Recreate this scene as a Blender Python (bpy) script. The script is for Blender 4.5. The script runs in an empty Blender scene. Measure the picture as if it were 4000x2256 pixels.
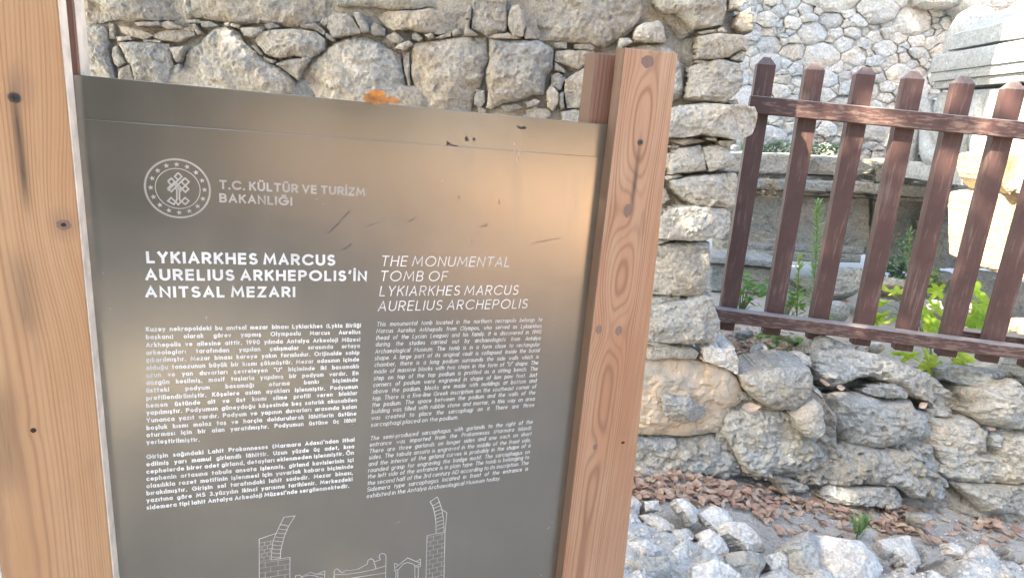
import bpy, math, random
import numpy as np
from mathutils import Vector, Matrix
from mathutils.geometry import delaunay_2d_cdt

# ---------------------------------------------------------------- camera
SC = bpy.context.scene
COL = SC.collection
F = 2400.0
PITCH, ROLL = math.radians(14.89), math.radians(5.08)
CAM = np.array([0.0, 0.0, 1.5])
_fw = np.array([0, math.cos(PITCH), -math.sin(PITCH)])
_up0 = np.array([0, math.sin(PITCH), math.cos(PITCH)])
_x0 = np.array([1.0, 0, 0])
RT = math.cos(ROLL) * _x0 + math.sin(ROLL) * _up0
UP = -math.sin(ROLL) * _x0 + math.cos(ROLL) * _up0
cd = bpy.data.cameras.new('camera')
cam = bpy.data.objects.new('camera', cd)
COL.objects.link(cam)
cam.matrix_world = Matrix(((RT[0], UP[0], -_fw[0], CAM[0]), (RT[1], UP[1], -_fw[1], CAM[1]),
                           (RT[2], UP[2], -_fw[2], CAM[2]), (0, 0, 0, 1)))
cd.sensor_width = 36
cd.lens = F / 4000 * 36
cd.clip_start = 0.02
cd.clip_end = 500
SC.camera = cam

# ---------------------------------------------------------------- light
SUN_FROM = Vector((-0.62, -0.41, 0.66)).normalized()
el = math.asin(SUN_FROM.z)
az = math.atan2(SUN_FROM.x, SUN_FROM.y)
w = bpy.data.worlds.new('World')
SC.world = w
w.use_nodes = True
nt = w.node_tree
bg = nt.nodes['Background']
sky = nt.nodes.new('ShaderNodeTexSky')
sky.sky_type = 'NISHITA'
sky.sun_disc = False
sky.sun_elevation = el
sky.sun_rotation = az
sky.air_density = 1.0
sky.dust_density = 3.0
nt.links.new(sky.outputs[0], bg.inputs[0])
bg.inputs[1].default_value = 0.12
sd = bpy.data.lights.new('sun', 'SUN')
sd.energy = 5.0
sd.angle = math.radians(0.5)
sd.color = (1.0, 0.86, 0.68)
sun = bpy.data.objects.new('sun', sd)
COL.objects.link(sun)
sun.rotation_euler = (-SUN_FROM).to_track_quat('-Z', 'Y').to_euler()
sun.location = (-6, -5, 8)
SC.view_settings.view_transform = 'Standard'
SC.view_settings.look = 'None'
SC.view_settings.exposure = 3.0
SC.view_settings.gamma = 1.0
SC.view_settings.use_white_balance = True
SC.view_settings.white_balance_temperature = 6550
SC.view_settings.white_balance_tint = 8
SC.view_settings.use_curve_mapping = False

# ---------------------------------------------------------------- geometry helpers
def ray(px, py):
    d = _fw * F + RT * (px - 2000.0) - UP * (py - 1128.0)
    return d / d[1]

def hit(px, py, P, n):
    d = ray(px, py)
    t = np.dot(np.asarray(P, float) - CAM, n) / np.dot(d, n)
    return CAM + d * t

def onY(px, py, Y):
    return CAM + ray(px, py) * Y

def ground_hit(px, py, z=0.0):
    d = ray(px, py)
    return CAM + d * ((z - 1.5) / d[2])

def _hash(i, j, k):
    n = (i * 73856093) ^ (j * 19349663) ^ (k * 83492791)
    n = (n ^ (n >> 13)) * 1274126177 & 0x7fffffff
    n = (n ^ (n >> 15)) & 0xffff
    return n / 32767.5 - 1.0

def vn(P):
    """smooth value noise, -1..1, for an (n,3) array"""
    P = np.asarray(P, float)
    I = np.floor(P).astype(np.int64)
    f = P - I
    f = f * f * (3 - 2 * f)
    out = 0
    for a in (0, 1):
        for b in (0, 1):
            for c in (0, 1):
                wt = (f[:, 0] if a else 1 - f[:, 0]) * (f[:, 1] if b else 1 - f[:, 1]) * (f[:, 2] if c else 1 - f[:, 2])
                out = out + wt * _hash(I[:, 0] + a, I[:, 1] + b, I[:, 2] + c)
    return out

def fbm(P, s, octv=3):
    P = np.asarray(P, float) * s
    o, a = 0, 1.0
    for k in range(octv):
        o = o + a * vn(P + 17.3 * k)
        P = P * 2.07
        a *= 0.5
    return o

def chip(P, s):
    """broken-rock noise: every Voronoi cell is its own tilted plane"""
    P = np.asarray(P, float) * s
    I = np.floor(P).astype(np.int64)
    best = np.full(len(P), 1e9); val = np.zeros(len(P))
    for a in (-1, 0, 1):
        for b in (-1, 0, 1):
            for c in (-1, 0, 1):
                J = I + [a, b, c]
                h1, h2, h3 = _hash(J[:, 0], J[:, 1], J[:, 2]), _hash(J[:, 0] + 57, J[:, 1] + 3, J[:, 2]), _hash(J[:, 0], J[:, 1] + 91, J[:, 2] + 7)
                D = P - (J + .5 + .45 * np.c_[h1, h2, h3])
                d = (D * D).sum(1)
                v = .6 * _hash(J[:, 0] + 5, J[:, 1], J[:, 2] + 77) + 1.3 * (D[:, 0] * h2 + D[:, 1] * h3 + D[:, 2] * h1)
                m = d < best
                best[m] = d[m]; val[m] = v[m]
    return val

def mesh_obj(name, V, Fc, mat, parent=None, smooth=True, origin=None):
    me = bpy.data.meshes.new(name)
    V = np.asarray(V, float).reshape(-1, 3)
    if origin is not None:
        V = V - np.asarray(origin, float)
    me.from_pydata(V.tolist(), [], [list(map(int, f)) for f in Fc])
    if smooth:
        me.polygons.foreach_set('use_smooth', [True] * len(me.polygons))
    me.materials.append(mat)
    o = bpy.data.objects.new(name, me)
    COL.objects.link(o)
    if parent is not None:
        o.parent = parent
    elif origin is not None:
        o.location = tuple(origin)
    return o

def thing(name, label, cat, loc=(0, 0, 0), rz=0.0, group=None):
    o = bpy.data.objects.new(name, None)
    o.empty_display_size = 0.1
    COL.objects.link(o)
    o.location = tuple(float(c) for c in loc)
    o.rotation_euler = (0, 0, rz)
    o['label'] = label
    o['category'] = cat
    if group:
        o['group'] = group
    return o

def tag(o, label=None, cat=None, group=None, kind=None):
    if label: o['label'] = label
    if cat: o['category'] = cat
    if group: o['group'] = group
    if kind: o['kind'] = kind
    return o

class MB:
    def __init__(s):
        s.v, s.f = [], []
    def add(s, V, Fc):
        b = len(s.v)
        s.v.extend([tuple(map(float, p)) for p in V])
        s.f.extend([[b + i for i in f] for f in Fc])
    def box(s, x0, x1, y0, y1, z0, z1):
        V = [(x, y, z) for x in (x0, x1) for y in (y0, y1) for z in (z0, z1)]
        s.add(V, [(0, 1, 3, 2), (4, 6, 7, 5), (0, 4, 5, 1), (2, 3, 7, 6), (0, 2, 6, 4), (1, 5, 7, 3)])
    def tube(s, pts, rad, seg=8, caps=True):
        pts = [Vector(p) for p in pts]
        if not hasattr(rad, '__len__'): rad = [rad] * len(pts)
        V, Fc = [], []
        for i, p in enumerate(pts):
            t = (pts[min(i + 1, len(pts) - 1)] - pts[max(i - 1, 0)]).normalized()
            a = t.orthogonal().normalized() if i == 0 else (a - t * a.dot(t)).normalized()
            b = t.cross(a)
            for k in range(seg):
                q = 2 * math.pi * k / seg
                V.append(p + (a * math.cos(q) + b * math.sin(q)) * rad[i])
        for i in range(len(pts) - 1):
            for k in range(seg):
                k2 = (k + 1) % seg
                Fc.append((i * seg + k, i * seg + k2, (i + 1) * seg + k2, (i + 1) * seg + k))
        if caps:
            Fc.append(tuple(range(seg))[::-1])
            Fc.append(tuple((len(pts) - 1) * seg + k for k in range(seg)))
        s.add(V, Fc)
    def build(s, name, mat, parent=None, smooth=True):
        return mesh_obj(name, s.v, s.f, mat, parent, smooth)

def in_poly(x, y, poly):
    """vectorised point in polygon"""
    ins = np.zeros(len(x), bool)
    n = len(poly)
    for i in range(n):
        x1, y1 = poly[i]
        x2, y2 = poly[(i + 1) % n]
        if y1 == y2: continue
        c = ((y1 > y) != (y2 > y)) & (x < (x2 - x1) * (y - y1) / (y2 - y1) + x1)
        ins ^= c
    return ins

def seg_dist(x, y, poly):
    d = np.full(len(x), 1e9)
    n = len(poly)
    for i in range(n):
        ax, ay = poly[i]
        bx, by = poly[(i + 1) % n]
        vx, vy = bx - ax, by - ay
        L = vx * vx + vy * vy + 1e-12
        t = np.clip(((x - ax) * vx + (y - ay) * vy) / L, 0, 1)
        d = np.minimum(d, np.hypot(x - ax - t * vx, y - ay - t * vy))
    return d

def smooth_poly(P, s, k=1, jit=0.0, seed=0):
    P = [np.array(p, float) for p in P]
    for _ in range(k):
        Q = []
        n = len(P)
        for i in range(n):
            a, b = P[i], P[(i + 1) % n]
            Q += [a * .88 + b * .12, a * .12 + b * .88]
        P = Q
    Q = []
    n = len(P)
    for i in range(n):
        a, b = P[i], P[(i + 1) % n]
        L = np.linalg.norm(b - a)
        m = max(1, int(round(L / s)))
        for j in range(m):
            Q.append(a + (b - a) * j / m)
    Q = np.array(Q)
    if jit:
        A = np.c_[Q / (s * 3.0), np.full(len(Q), seed * 3.7)]
        B = np.c_[Q / (s * 1.3), np.full(len(Q), seed * 5.1 + 40)]
        Q = Q + jit * np.c_[vn(A) + .6 * vn(B), vn(A + 31.7) + .6 * vn(B + 12.3)]
    return Q

_seed = [1]
RND_K = .6
def slab(poly3, n, thick=0.2, steep=1.0, rnd=0.03, bulge=0.0, rough=0.006, s=None, facets=0, smk=1, jit=None, back=0.94, rscale=9.0, tilt=None, chipk=1.0):
    """a solid stone: its front outline poly3 (3D points on a plane with normal n pointing out), a rounded and roughened
    front, sides running back by thick. Returns (V, F)."""
    _seed[0] += 1
    sd_ = _seed[0]
    rg = random.Random(sd_)
    n = np.asarray(n, float); n = n / np.linalg.norm(n)
    ex = np.cross([0, 0, 1.0], n)
    if np.linalg.norm(ex) < 1e-3: ex = np.array([1.0, 0, 0])
    ex /= np.linalg.norm(ex)
    ey = np.cross(n, ex)
    A = np.asarray(poly3, float)
    c = A.mean(0)
    P = np.c_[(A - c) @ ex, (A - c) @ ey]
    area = 0.5 * np.sum(P[:, 0] * np.roll(P[:, 1], -1) - np.roll(P[:, 0], -1) * P[:, 1])
    if area < 0:
        P = P[::-1]
    area = abs(area)
    size = math.sqrt(area)
    if s is None:
        s = min(max(size / 20, 0.006), 0.014)
    P = smooth_poly(P, s, smk, s * .28 if jit is None else jit, sd_)
    x0, y0 = P.min(0); x1, y1 = P.max(0)
    gx, gy = np.meshgrid(np.arange(x0, x1, s), np.arange(y0, y1, s * .87))
    gx = gx + (np.arange(gx.shape[0]) % 2)[:, None] * s * .5
    gx = gx.ravel(); gy = gy.ravel()
    gx = gx + s * .2 * vn(np.c_[gx * 91, gy * 77, gx * 0 + sd_]); gy = gy + s * .2 * vn(np.c_[gx * 83, gy * 95, gx * 0 + sd_ + 9])
    k = in_poly(gx, gy, P)
    gx, gy = gx[k], gy[k]
    d = seg_dist(gx, gy, P)
    k = d > s * .45
    gx, gy, d = gx[k], gy[k], d[k]
    nb = len(P)
    pts = [Vector(p) for p in P.tolist()] + [Vector(p) for p in np.c_[gx, gy].tolist()]
    res = delaunay_2d_cdt(pts, [(i, (i + 1) % nb) for i in range(nb)], [], 1, 1e-6)
    VV = np.array([list(v) for v in res[0]])
    FF = [f for f in res[2] if len(f) >= 3]
    dd = seg_dist(VV[:, 0], VV[:, 1], P)
    r = min(rnd, size * .3) * RND_K
    q = np.clip(dd / r, 0, 1)
    h = r * (np.sqrt(np.clip(1 - (1 - q) ** 2, 0, 1)) - 1)
    dm = dd.max() + 1e-6
    h = h + bulge * (1 - (1 - np.clip(dd / dm * 1.6, 0, 1)) ** 2)
    for _ in range(facets):
        a = rg.uniform(0, 2 * math.pi)
        sl = rg.uniform(.15, .5) * steep
        off = size * rg.uniform(.18, .38)
        pl = bulge + off * sl * .9 - sl * (VV[:, 0] * math.cos(a) + VV[:, 1] * math.sin(a))
        h = np.minimum(h, pl - size * .02)
    if tilt is not None:
        h = h + tilt[0] * VV[:, 0] + tilt[1] * VV[:, 1]
    W = c + VV[:, :1] * ex + VV[:, 1:2] * ey
    Wz = (W + .02 * np.c_[vn(W * 14), vn(W * 14 + 9), vn(W * 14 + 21)]) * [1, 1, 1.5]
    h = h + rough * fbm(W + sd_, rscale, 3) * .8 + chipk * rough * (.75 * chip(Wz + sd_, rscale * 1.1) + .5 * chip(Wz + 7, rscale * 3.2)) + rough * .3 * fbm(W + 3, rscale * 7, 2)
    fade = np.clip(dd / (s * 1.5), .3, 1)
    W3 = W + (h * 1.0)[:, None] * n
    V = W3.tolist()
    # boundary loop in result
    # find the boundary vertices by edges used once
    cnt = {}
    for f in FF:
        for i in range(len(f)):
            a, b = f[i], f[(i + 1) % len(f)]
            cnt[(a, b)] = 1
    bnd = {a: b for (a, b) in cnt if (b, a) not in cnt}
    F2 = [tuple(f) for f in FF]
    # orientation check: want CCW seen from n
    f0 = FF[0]
    ar = 0
    for i in range(len(f0)):
        p, q2 = VV[f0[i]], VV[f0[(i + 1) % len(f0)]]
        ar += p[0] * q2[1] - p[1] * q2[0]
    if ar < 0:
        F2 = [f[::-1] for f in F2]
        bnd = {b: a for a, b in bnd.items()}
    if bnd:
        start = next(iter(bnd)); loop = [start]; cur = bnd[start]; g = 0
        while cur != start and g < 5000 and cur in bnd:
            loop.append(cur); cur = bnd[cur]; g += 1
        prev = loop
        for (dep, sc_) in ((thick * .3, 1.0), (thick, back)):
            base = len(V)
            for i in loop:
                p = VV[i]
                q3 = c + p[0] * sc_ * ex + p[1] * sc_ * ey - n * (dep + r)
                nn = rough * .8
                q3 = q3 + nn * np.array([_hash(i, sd_, 3), _hash(i, sd_, 5), _hash(i, sd_, 7)])
                V.append(q3.tolist())
            m = len(loop)
            for i in range(m):
                j = (i + 1) % m
                F2.append((prev[j], prev[i], base + i, base + j))
            prev = [base + i for i in range(m)]
        F2.append(tuple(prev[::-1]))
    return V, F2

NY = np.array([0, -1.0, 0])
def stone_px(poly, Y, parent, mat, name='stone', n=NY, **kw):
    n = np.asarray(n, float); n = n / np.linalg.norm(n)
    cx = sum(p[0] for p in poly) / len(poly); cy = sum(p[1] for p in poly) / len(poly)
    P0 = onY(cx, cy, Y)
    A = [hit(p[0], p[1], P0, n) for p in poly]
    V, Fc = slab(A, n, **kw)
    org = parent.location if parent is not None else P0
    if parent is not None:
        return mesh_obj(name, V, Fc, mat, parent, origin=org, smooth=False)
    return mesh_obj(name, V, Fc, mat, None, origin=P0, smooth=False)

def crop(x0, y0, s):
    def f(*a):
        return [(x0 + a[i] / s, y0 + a[i + 1] / s) for i in range(0, len(a), 2)]
    return f
cA = crop(240, 0, 2.4217)
cB = crop(1300, 0, 2.342)
cC = crop(2300, 0, 2.342)
cD = crop(2500, 500, 1.615)
cE = crop(2450, 1300, 2.4212)
cF = crop(3150, 1250, 2.4212)
cG = crop(2400, 1800, 1.61)
cH = crop(2800, 500, 1.614)
cS = crop(3500, 0, 2.27)
cL = crop(3400, 700, 2.4217)
cU = crop(2900, 0, 2.342)

# ---------------------------------------------------------------- materials
class NT:
    def __init__(s, name):
        s.m = bpy.data.materials.new(name)
        s.m.use_nodes = True
        s.t = s.m.node_tree
        s.b = s.t.nodes['Principled BSDF']
    def n(s, typ, **kw):
        nd = s.t.nodes.new(typ)
        for k, v in kw.items():
            setattr(nd, k, v)
        return nd
    def put(s, sock, v):
        if isinstance(v, bpy.types.NodeSocket):
            s.t.links.new(v, sock)
        elif isinstance(v, (tuple, list)) and len(v) == 3 and sock.type == 'RGBA':
            sock.default_value = (*v, 1)
        else:
            sock.default_value = v
    def math(s, op, a, b=0.0, c=None, clamp=False):
        nd = s.n('ShaderNodeMath', operation=op, use_clamp=clamp)
        s.put(nd.inputs[0], a); s.put(nd.inputs[1], b)
        if c is not None: s.put(nd.inputs[2], c)
        return nd.outputs[0]
    def vec(s, op, a, b=(0, 0, 0)):
        nd = s.n('ShaderNodeVectorMath', operation=op)
        s.put(nd.inputs[0], a); s.put(nd.inputs[1], b)
        return nd.outputs[0]
    def noise(s, co, sc, det=4, rough=.55, dist=0.0, col=False):
        nd = s.n('ShaderNodeTexNoise')
        s.put(nd.inputs['Vector'], co)
        nd.inputs['Scale'].default_value = sc; nd.inputs['Detail'].default_value = det
        nd.inputs['Roughness'].default_value = rough; nd.inputs['Distortion'].default_value = dist
        return nd.outputs[1 if col else 0]
    def vor(s, co, sc, feature='F1'):
        nd = s.n('ShaderNodeTexVoronoi', feature=feature)
        s.put(nd.inputs['Vector'], co); nd.inputs['Scale'].default_value = sc
        return nd.outputs[0]
    def ramp(s, f, *st):
        nd = s.n('ShaderNodeValToRGB')
        e = nd.color_ramp.elements
        while len(e) < len(st): e.new(.5)
        for i, (p, c) in enumerate(st):
            e[i].position = p
            e[i].color = (*c, 1) if hasattr(c, '__len__') else (c, c, c, 1)
        s.put(nd.inputs[0], f)
        return nd.outputs[0]
    def mix(s, f, a, b, mode='MIX'):
        nd = s.n('ShaderNodeMix', data_type='RGBA', blend_type=mode)
        s.put(nd.inputs[0], f); s.put(nd.inputs[6], a); s.put(nd.inputs[7], b)
        return nd.outputs[2]
    def bump(s, h, st=.5, dist=.01, nrm=None):
        nd = s.n('ShaderNodeBump')
        nd.inputs['Strength'].default_value = st; nd.inputs['Distance'].default_value = dist
        s.put(nd.inputs['Height'], h)
        if nrm is not None: s.put(nd.inputs['Normal'], nrm)
        return nd.outputs[0]
    def out(s, **kw):
        for k, v in kw.items():
            s.put(s.b.inputs[k.replace('_', ' ')], v)
        return s.m
    def co(s, shift=True):
        o = s.n('ShaderNodeTexCoord').outputs['Object']
        if not shift: return o
        r = s.n('ShaderNodeObjectInfo').outputs['Random']
        m = s.math('MULTIPLY', r, 37.0)
        return s.vec('ADD', o, m)
    def rnd(s):
        return s.n('ShaderNodeObjectInfo').outputs['Random']

def stone_mat(name, base, warm, grey, dark, lit=0.0, sc=1.0, var=.25, bump=.9, pits=.4, rough=.9):
    m = NT(name)
    co = m.co()
    n1 = m.noise(co, 5 * sc, 6, .6, .4)
    n2 = m.noise(co, 14 * sc, 5, .65)
    n3 = m.noise(co, 70 * sc, 4, .7)
    n4 = m.noise(co, 3 * sc, 4, .55)
    c = m.mix(m.ramp(n1, (.36, 0), (.64, 1)), base, warm)
    c = m.mix(m.ramp(n4, (.42, 0), (.62, 1)), c, grey)
    c = m.mix(m.math('MULTIPLY', m.ramp(n2, (.52, 0), (.72, 1)), .75), c, dark)
    l = m.ramp(m.noise(m.vec('ADD', co, (9, 4, 2)), 22 * sc, 5, .7), (.56, 0), (.70, 1))
    c = m.mix(m.math('MULTIPLY', l, lit), c, (min(base[0] * 1.5, .8), min(base[1] * 1.5, .8), min(base[2] * 1.5, .78)))
    sp = m.ramp(n3, (.28, .62), (.5, 1.0), (.74, 1.3))
    c = m.mix(1.0, c, sp, 'MULTIPLY')
    rv = m.math('MULTIPLY_ADD', m.rnd(), var, 1 - var * .5)
    cmb = m.n('ShaderNodeCombineColor'); [m.put(cmb.inputs[i], rv) for i in range(3)]
    c = m.mix(1.0, c, cmb.outputs[0], 'MULTIPLY')
    b1 = m.math('ADD', m.math('MULTIPLY', n2, 1.0), m.math('MULTIPLY', n3, .35))
    pv = m.ramp(m.vor(m.vec('ADD', co, n3), 55 * sc), (.05, 0), (.28, 1))
    b1 = m.math('ADD', b1, m.math('MULTIPLY', pv, pits * .25))
    fine = m.noise(co, 260 * sc, 3, .7)
    b1 = m.math('ADD', b1, m.math('MULTIPLY', fine, .12))
    nr = m.bump(b1, bump, .03 / sc)
    return m.out(Base_Color=c, Roughness=rough, Normal=nr, Specular_IOR_Level=.2)

M = {}
M['near'] = stone_mat('near_stone', (.42, .395, .34), (.41, .355, .275), (.33, .33, .31), (.21, .20, .18), .6)
M['quoin'] = stone_mat('quoin_stone', (.50, .475, .41), (.46, .40, .31), (.42, .42, .39), (.26, .245, .21), .6)
M['far'] = stone_mat('far_stone', (.60, .59, .55), (.60, .54, .45), (.52, .535, .53), (.40, .39, .365), .6, sc=.8, var=.25, bump=.7)
M['low'] = stone_mat('low_wall_stone', (.47, .45, .395), (.44, .38, .29), (.42, .43, .41), (.25, .24, .21), .6)
M['cut'] = stone_mat('weathered_block', (.36, .365, .34), (.40, .37, .30), (.30, .325, .32), (.16, .165, .155), .5, sc=.8, bump=.55)
M['marble'] = stone_mat('weathered_marble', (.46, .475, .46), (.43, .43, .40), (.40, .43, .43), (.27, .285, .28), .6, sc=1.0, var=.05, bump=.45)
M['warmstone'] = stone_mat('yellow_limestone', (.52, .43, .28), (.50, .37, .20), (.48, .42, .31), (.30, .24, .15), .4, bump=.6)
M['chalk'] = stone_mat('pale_rubble', (.76, .725, .66), (.66, .57, .46), (.66, .655, .62), (.42, .38, .31), .6)
M['mortar'] = stone_mat('old_mortar', (.42, .385, .32), (.38, .33, .26), (.36, .345, .31), (.22, .20, .17), .4, sc=1.6, bump=1.0)
M['mortar_far'] = stone_mat('far_mortar', (.50, .48, .43), (.48, .43, .36), (.44, .44, .42), (.28, .27, .245), .4, sc=1.6, bump=1.0)
M['mortar_pale'] = stone_mat('pale_mortar', (.66, .645, .60), (.60, .54, .46), (.60, .61, .58), (.38, .35, .30), .6, sc=1.8, bump=.9, pits=.9)

def plaster_mat():
    m = NT('cracked_render')
    co = m.co()
    n1 = m.noise(co, 6, 5, .6, .5); n2 = m.noise(co, 26, 5, .7)
    c = m.mix(m.ramp(n1, (.38, 0), (.6, 1)), (.50, .38, .26), (.50, .42, .325))
    c = m.mix(m.ramp(m.noise(m.vec('ADD', co, (3, 1, 8)), 5, 5, .65), (.54, 0), (.64, 1)), c, (.34, .32, .27))
    c = m.mix(m.math('MULTIPLY', m.ramp(n2, (.55, 0), (.68, 1)), .6), c, (.30, .26, .21))
    wob = m.vec('ADD', co, m.vec('SCALE', m.noise(co, 7, 4, .6, 0, True), (0, 0, 0)))
    nd = m.n('ShaderNodeTexVoronoi', feature='DISTANCE_TO_EDGE')
    wv = m.n('ShaderNodeMix', data_type='VECTOR'); wv.inputs[0].default_value = .16
    m.put(wv.inputs[4], co); m.put(wv.inputs[5], m.noise(co, 9, 4, .6, 0, True))
    m.put(nd.inputs['Vector'], wv.outputs[1]); nd.inputs['Scale'].default_value = 5.5
    cr = m.ramp(nd.outputs[0], (.0, 0), (.007, 1))
    c = m.mix(m.math('MULTIPLY', m.math('SUBTRACT', 1.0, cr), m.math('MULTIPLY', n1, .9)), c, (.12, .08, .05))
    h = m.math('ADD', m.math('MULTIPLY', n2, .6), m.math('MULTIPLY', cr, .35))
    h = m.math('ADD', h, m.math('MULTIPLY', m.noise(co, 110, 3, .7), .2))
    return m.out(Base_Color=c, Roughness=.92, Normal=m.bump(h, .6, .012), Specular_IOR_Level=.2)
M['render'] = plaster_mat()
M['low_mortar'] = stone_mat('earthy_mortar', (.46, .42, .35), (.44, .38, .29), (.42, .42, .39), (.24, .21, .17), .5, sc=1.4, bump=1.2)

def soil_mat(name, a, b, c_):
    m = NT(name)
    co = m.co(False)
    n1 = m.noise(co, 4, 6, .65); n2 = m.noise(co, 40, 5, .7); v = m.vor(co, 95)
    c = m.mix(m.ramp(n1, (.36, 0), (.64, 1)), a, b)
    c = m.mix(m.math('MULTIPLY', m.ramp(n2, (.5, 0), (.66, 1)), .7), c, c_)
    c = m.mix(m.math('MULTIPLY', m.ramp(v, (.0, 1), (.28, 0)), .5), c, (.42, .40, .36))
    h = m.math('SUBTRACT', m.math('ADD', n1, n2), m.math('MULTIPLY', v, .5))
    return m.out(Base_Color=c, Roughness=.95, Normal=m.bump(h, 1.0, .012), Specular_IOR_Level=.15)
M['sand'] = soil_mat('added_sheen_sand', (.68, .46, .30), (.64, .44, .29), (.55, .37, .24))
M['soil'] = soil_mat('dry_dirt', (.42, .395, .35), (.48, .455, .41), (.30, .27, .23))

def wood_mat(name, knots, f1, stains, light, dark, deep, seed=0.0, quad=0.0, x0=0.0):
    """flat sawn board: growth lines follow the board's z and bend round the knots (x, z, strength, rx, rz)"""
    m = NT(name)
    co = m.co(False)
    sep = m.n('ShaderNodeSeparateXYZ'); m.put(sep.inputs[0], co)
    x, y, z = sep.outputs
    xc = m.math('SUBTRACT', x, x0)
    cm = m.n('ShaderNodeCombineXYZ')
    m.put(cm.inputs[0], m.math('MULTIPLY', x, 7.0)); m.put(cm.inputs[1], m.math('MULTIPLY', y, 7.0)); m.put(cm.inputs[2], m.math('MULTIPLY_ADD', z, 1.3, seed))
    warp = m.noise(cm.outputs[0], 1.0, 3, .5)
    ph = m.math('MULTIPLY', m.math('ADD', xc, m.math('MULTIPLY', y, .9)), f1)
    ph = m.math('ADD', ph, m.math('MULTIPLY', m.math('MULTIPLY', xc, xc), quad))
    ph = m.math('MULTIPLY_ADD', warp, 26.0, ph)
    kn = None
    for (kx, kz, st, rx, rz) in knots:
        dx = m.math('DIVIDE', m.math('SUBTRACT', x, kx), rx); dz = m.math('DIVIDE', m.math('SUBTRACT', z, kz), rz)
        d2 = m.math('ADD', m.math('MULTIPLY', dx, dx), m.math('MULTIPLY', dz, dz))
        g = m.math('EXPONENT', m.math('MULTIPLY', d2, -1.0))
        ph = m.math('MULTIPLY_ADD', g, st, ph)
        dx = m.math('DIVIDE', m.math('SUBTRACT', x, kx), rx * .33); dz = m.math('DIVIDE', m.math('SUBTRACT', z, kz), rz * .17)
        d3 = m.math('SQRT', m.math('ADD', m.math('MULTIPLY', dx, dx), m.math('MULTIPLY', dz, dz)))
        k1 = m.math('SUBTRACT', 1.35, d3, clamp=True)
        kn = k1 if kn is None else m.math('MAXIMUM', kn, k1)
    ring = m.math('MULTIPLY_ADD', m.math('SINE', ph), .5, .5)
    ring = m.math('POWER', ring, 2.6)
    wide = m.math('MULTIPLY_ADD', m.math('SINE', m.math('MULTIPLY', ph, .23)), .5, .5)
    ring = m.math('MULTIPLY', ring, m.math('MULTIPLY_ADD', wide, .75, .35))
    fib = m.n('ShaderNodeCombineXYZ')
    m.put(fib.inputs[0], m.math('MULTIPLY', x, 420.0)); m.put(fib.inputs[1], m.math('MULTIPLY', y, 420.0)); m.put(fib.inputs[2], m.math('MULTIPLY', z, 14.0))
    fb = m.noise(fib.outputs[0], 1.0, 3, .6)
    tone = m.noise(cm.outputs[0], 1.7, 3, .6)
    tc = m.n('ShaderNodeCombineXYZ')
    m.put(tc.inputs[0], m.math('MULTIPLY', x, 30.0)); m.put(tc.inputs[1], y); m.put(tc.inputs[2], m.math('MULTIPLY_ADD', z, 5.0, seed))
    blot = m.noise(tc.outputs[0], 1.0, 4, .6)
    c = m.mix(m.ramp(tone, (.35, 0), (.68, 1)), light, deep)
    c = m.mix(m.math('MULTIPLY', ring, m.math('MULTIPLY_ADD', tone, .7, .5), clamp=True), c, dark)
    c = m.mix(m.math('MULTIPLY', m.ramp(fb, (.5, 0), (.75, 1)), .35), c, dark)
    c = m.mix(m.math('MULTIPLY', m.ramp(blot, (.60, 0), (.76, 1)), .40), c, (dark[0] * .5, dark[1] * .55, dark[2] * .7))
    if kn is not None:
        c = m.mix(m.math('MULTIPLY', kn, .6, clamp=True), c, (.27, .165, .115))
    for (sx, sz, ax, azz, ss) in stains:
        dx = m.math('DIVIDE', m.math('SUBTRACT', x, sx), ax); dz = m.math('DIVIDE', m.math('SUBTRACT', z, sz), azz)
        d2 = m.math('ADD', m.math('POWER', m.math('ABSOLUTE', dx), 2.0), m.math('POWER', m.math('ABSOLUTE', dz), 4.0))
        g = m.math('EXPONENT', m.math('MULTIPLY', d2, -1.0))
        g = m.math('MULTIPLY', g, m.math('MULTIPLY_ADD', fb, .8, .5))
        c = m.mix(m.math('MULTIPLY', g, ss, clamp=True), c, (.055, .04, .035))
    c = m.mix(m.math('MULTIPLY', wide, .30), c, deep)
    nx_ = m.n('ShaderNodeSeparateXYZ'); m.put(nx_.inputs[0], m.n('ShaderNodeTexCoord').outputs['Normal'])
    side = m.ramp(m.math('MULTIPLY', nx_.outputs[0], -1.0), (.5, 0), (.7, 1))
    c = m.mix(m.math('MULTIPLY', side, .9), c, (.115, .08, .062))  # left-facing sides: shade put into the colour along with weathering
    h = m.math('ADD', m.math('MULTIPLY', ring, .5), m.math('MULTIPLY', fb, .5))
    if kn is not None: h = m.math('SUBTRACT', h, m.math('MULTIPLY', kn, .4))
    return m.out(Base_Color=c, Roughness=.62, Normal=m.bump(h, .45, .0016), Specular_IOR_Level=.35)

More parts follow.
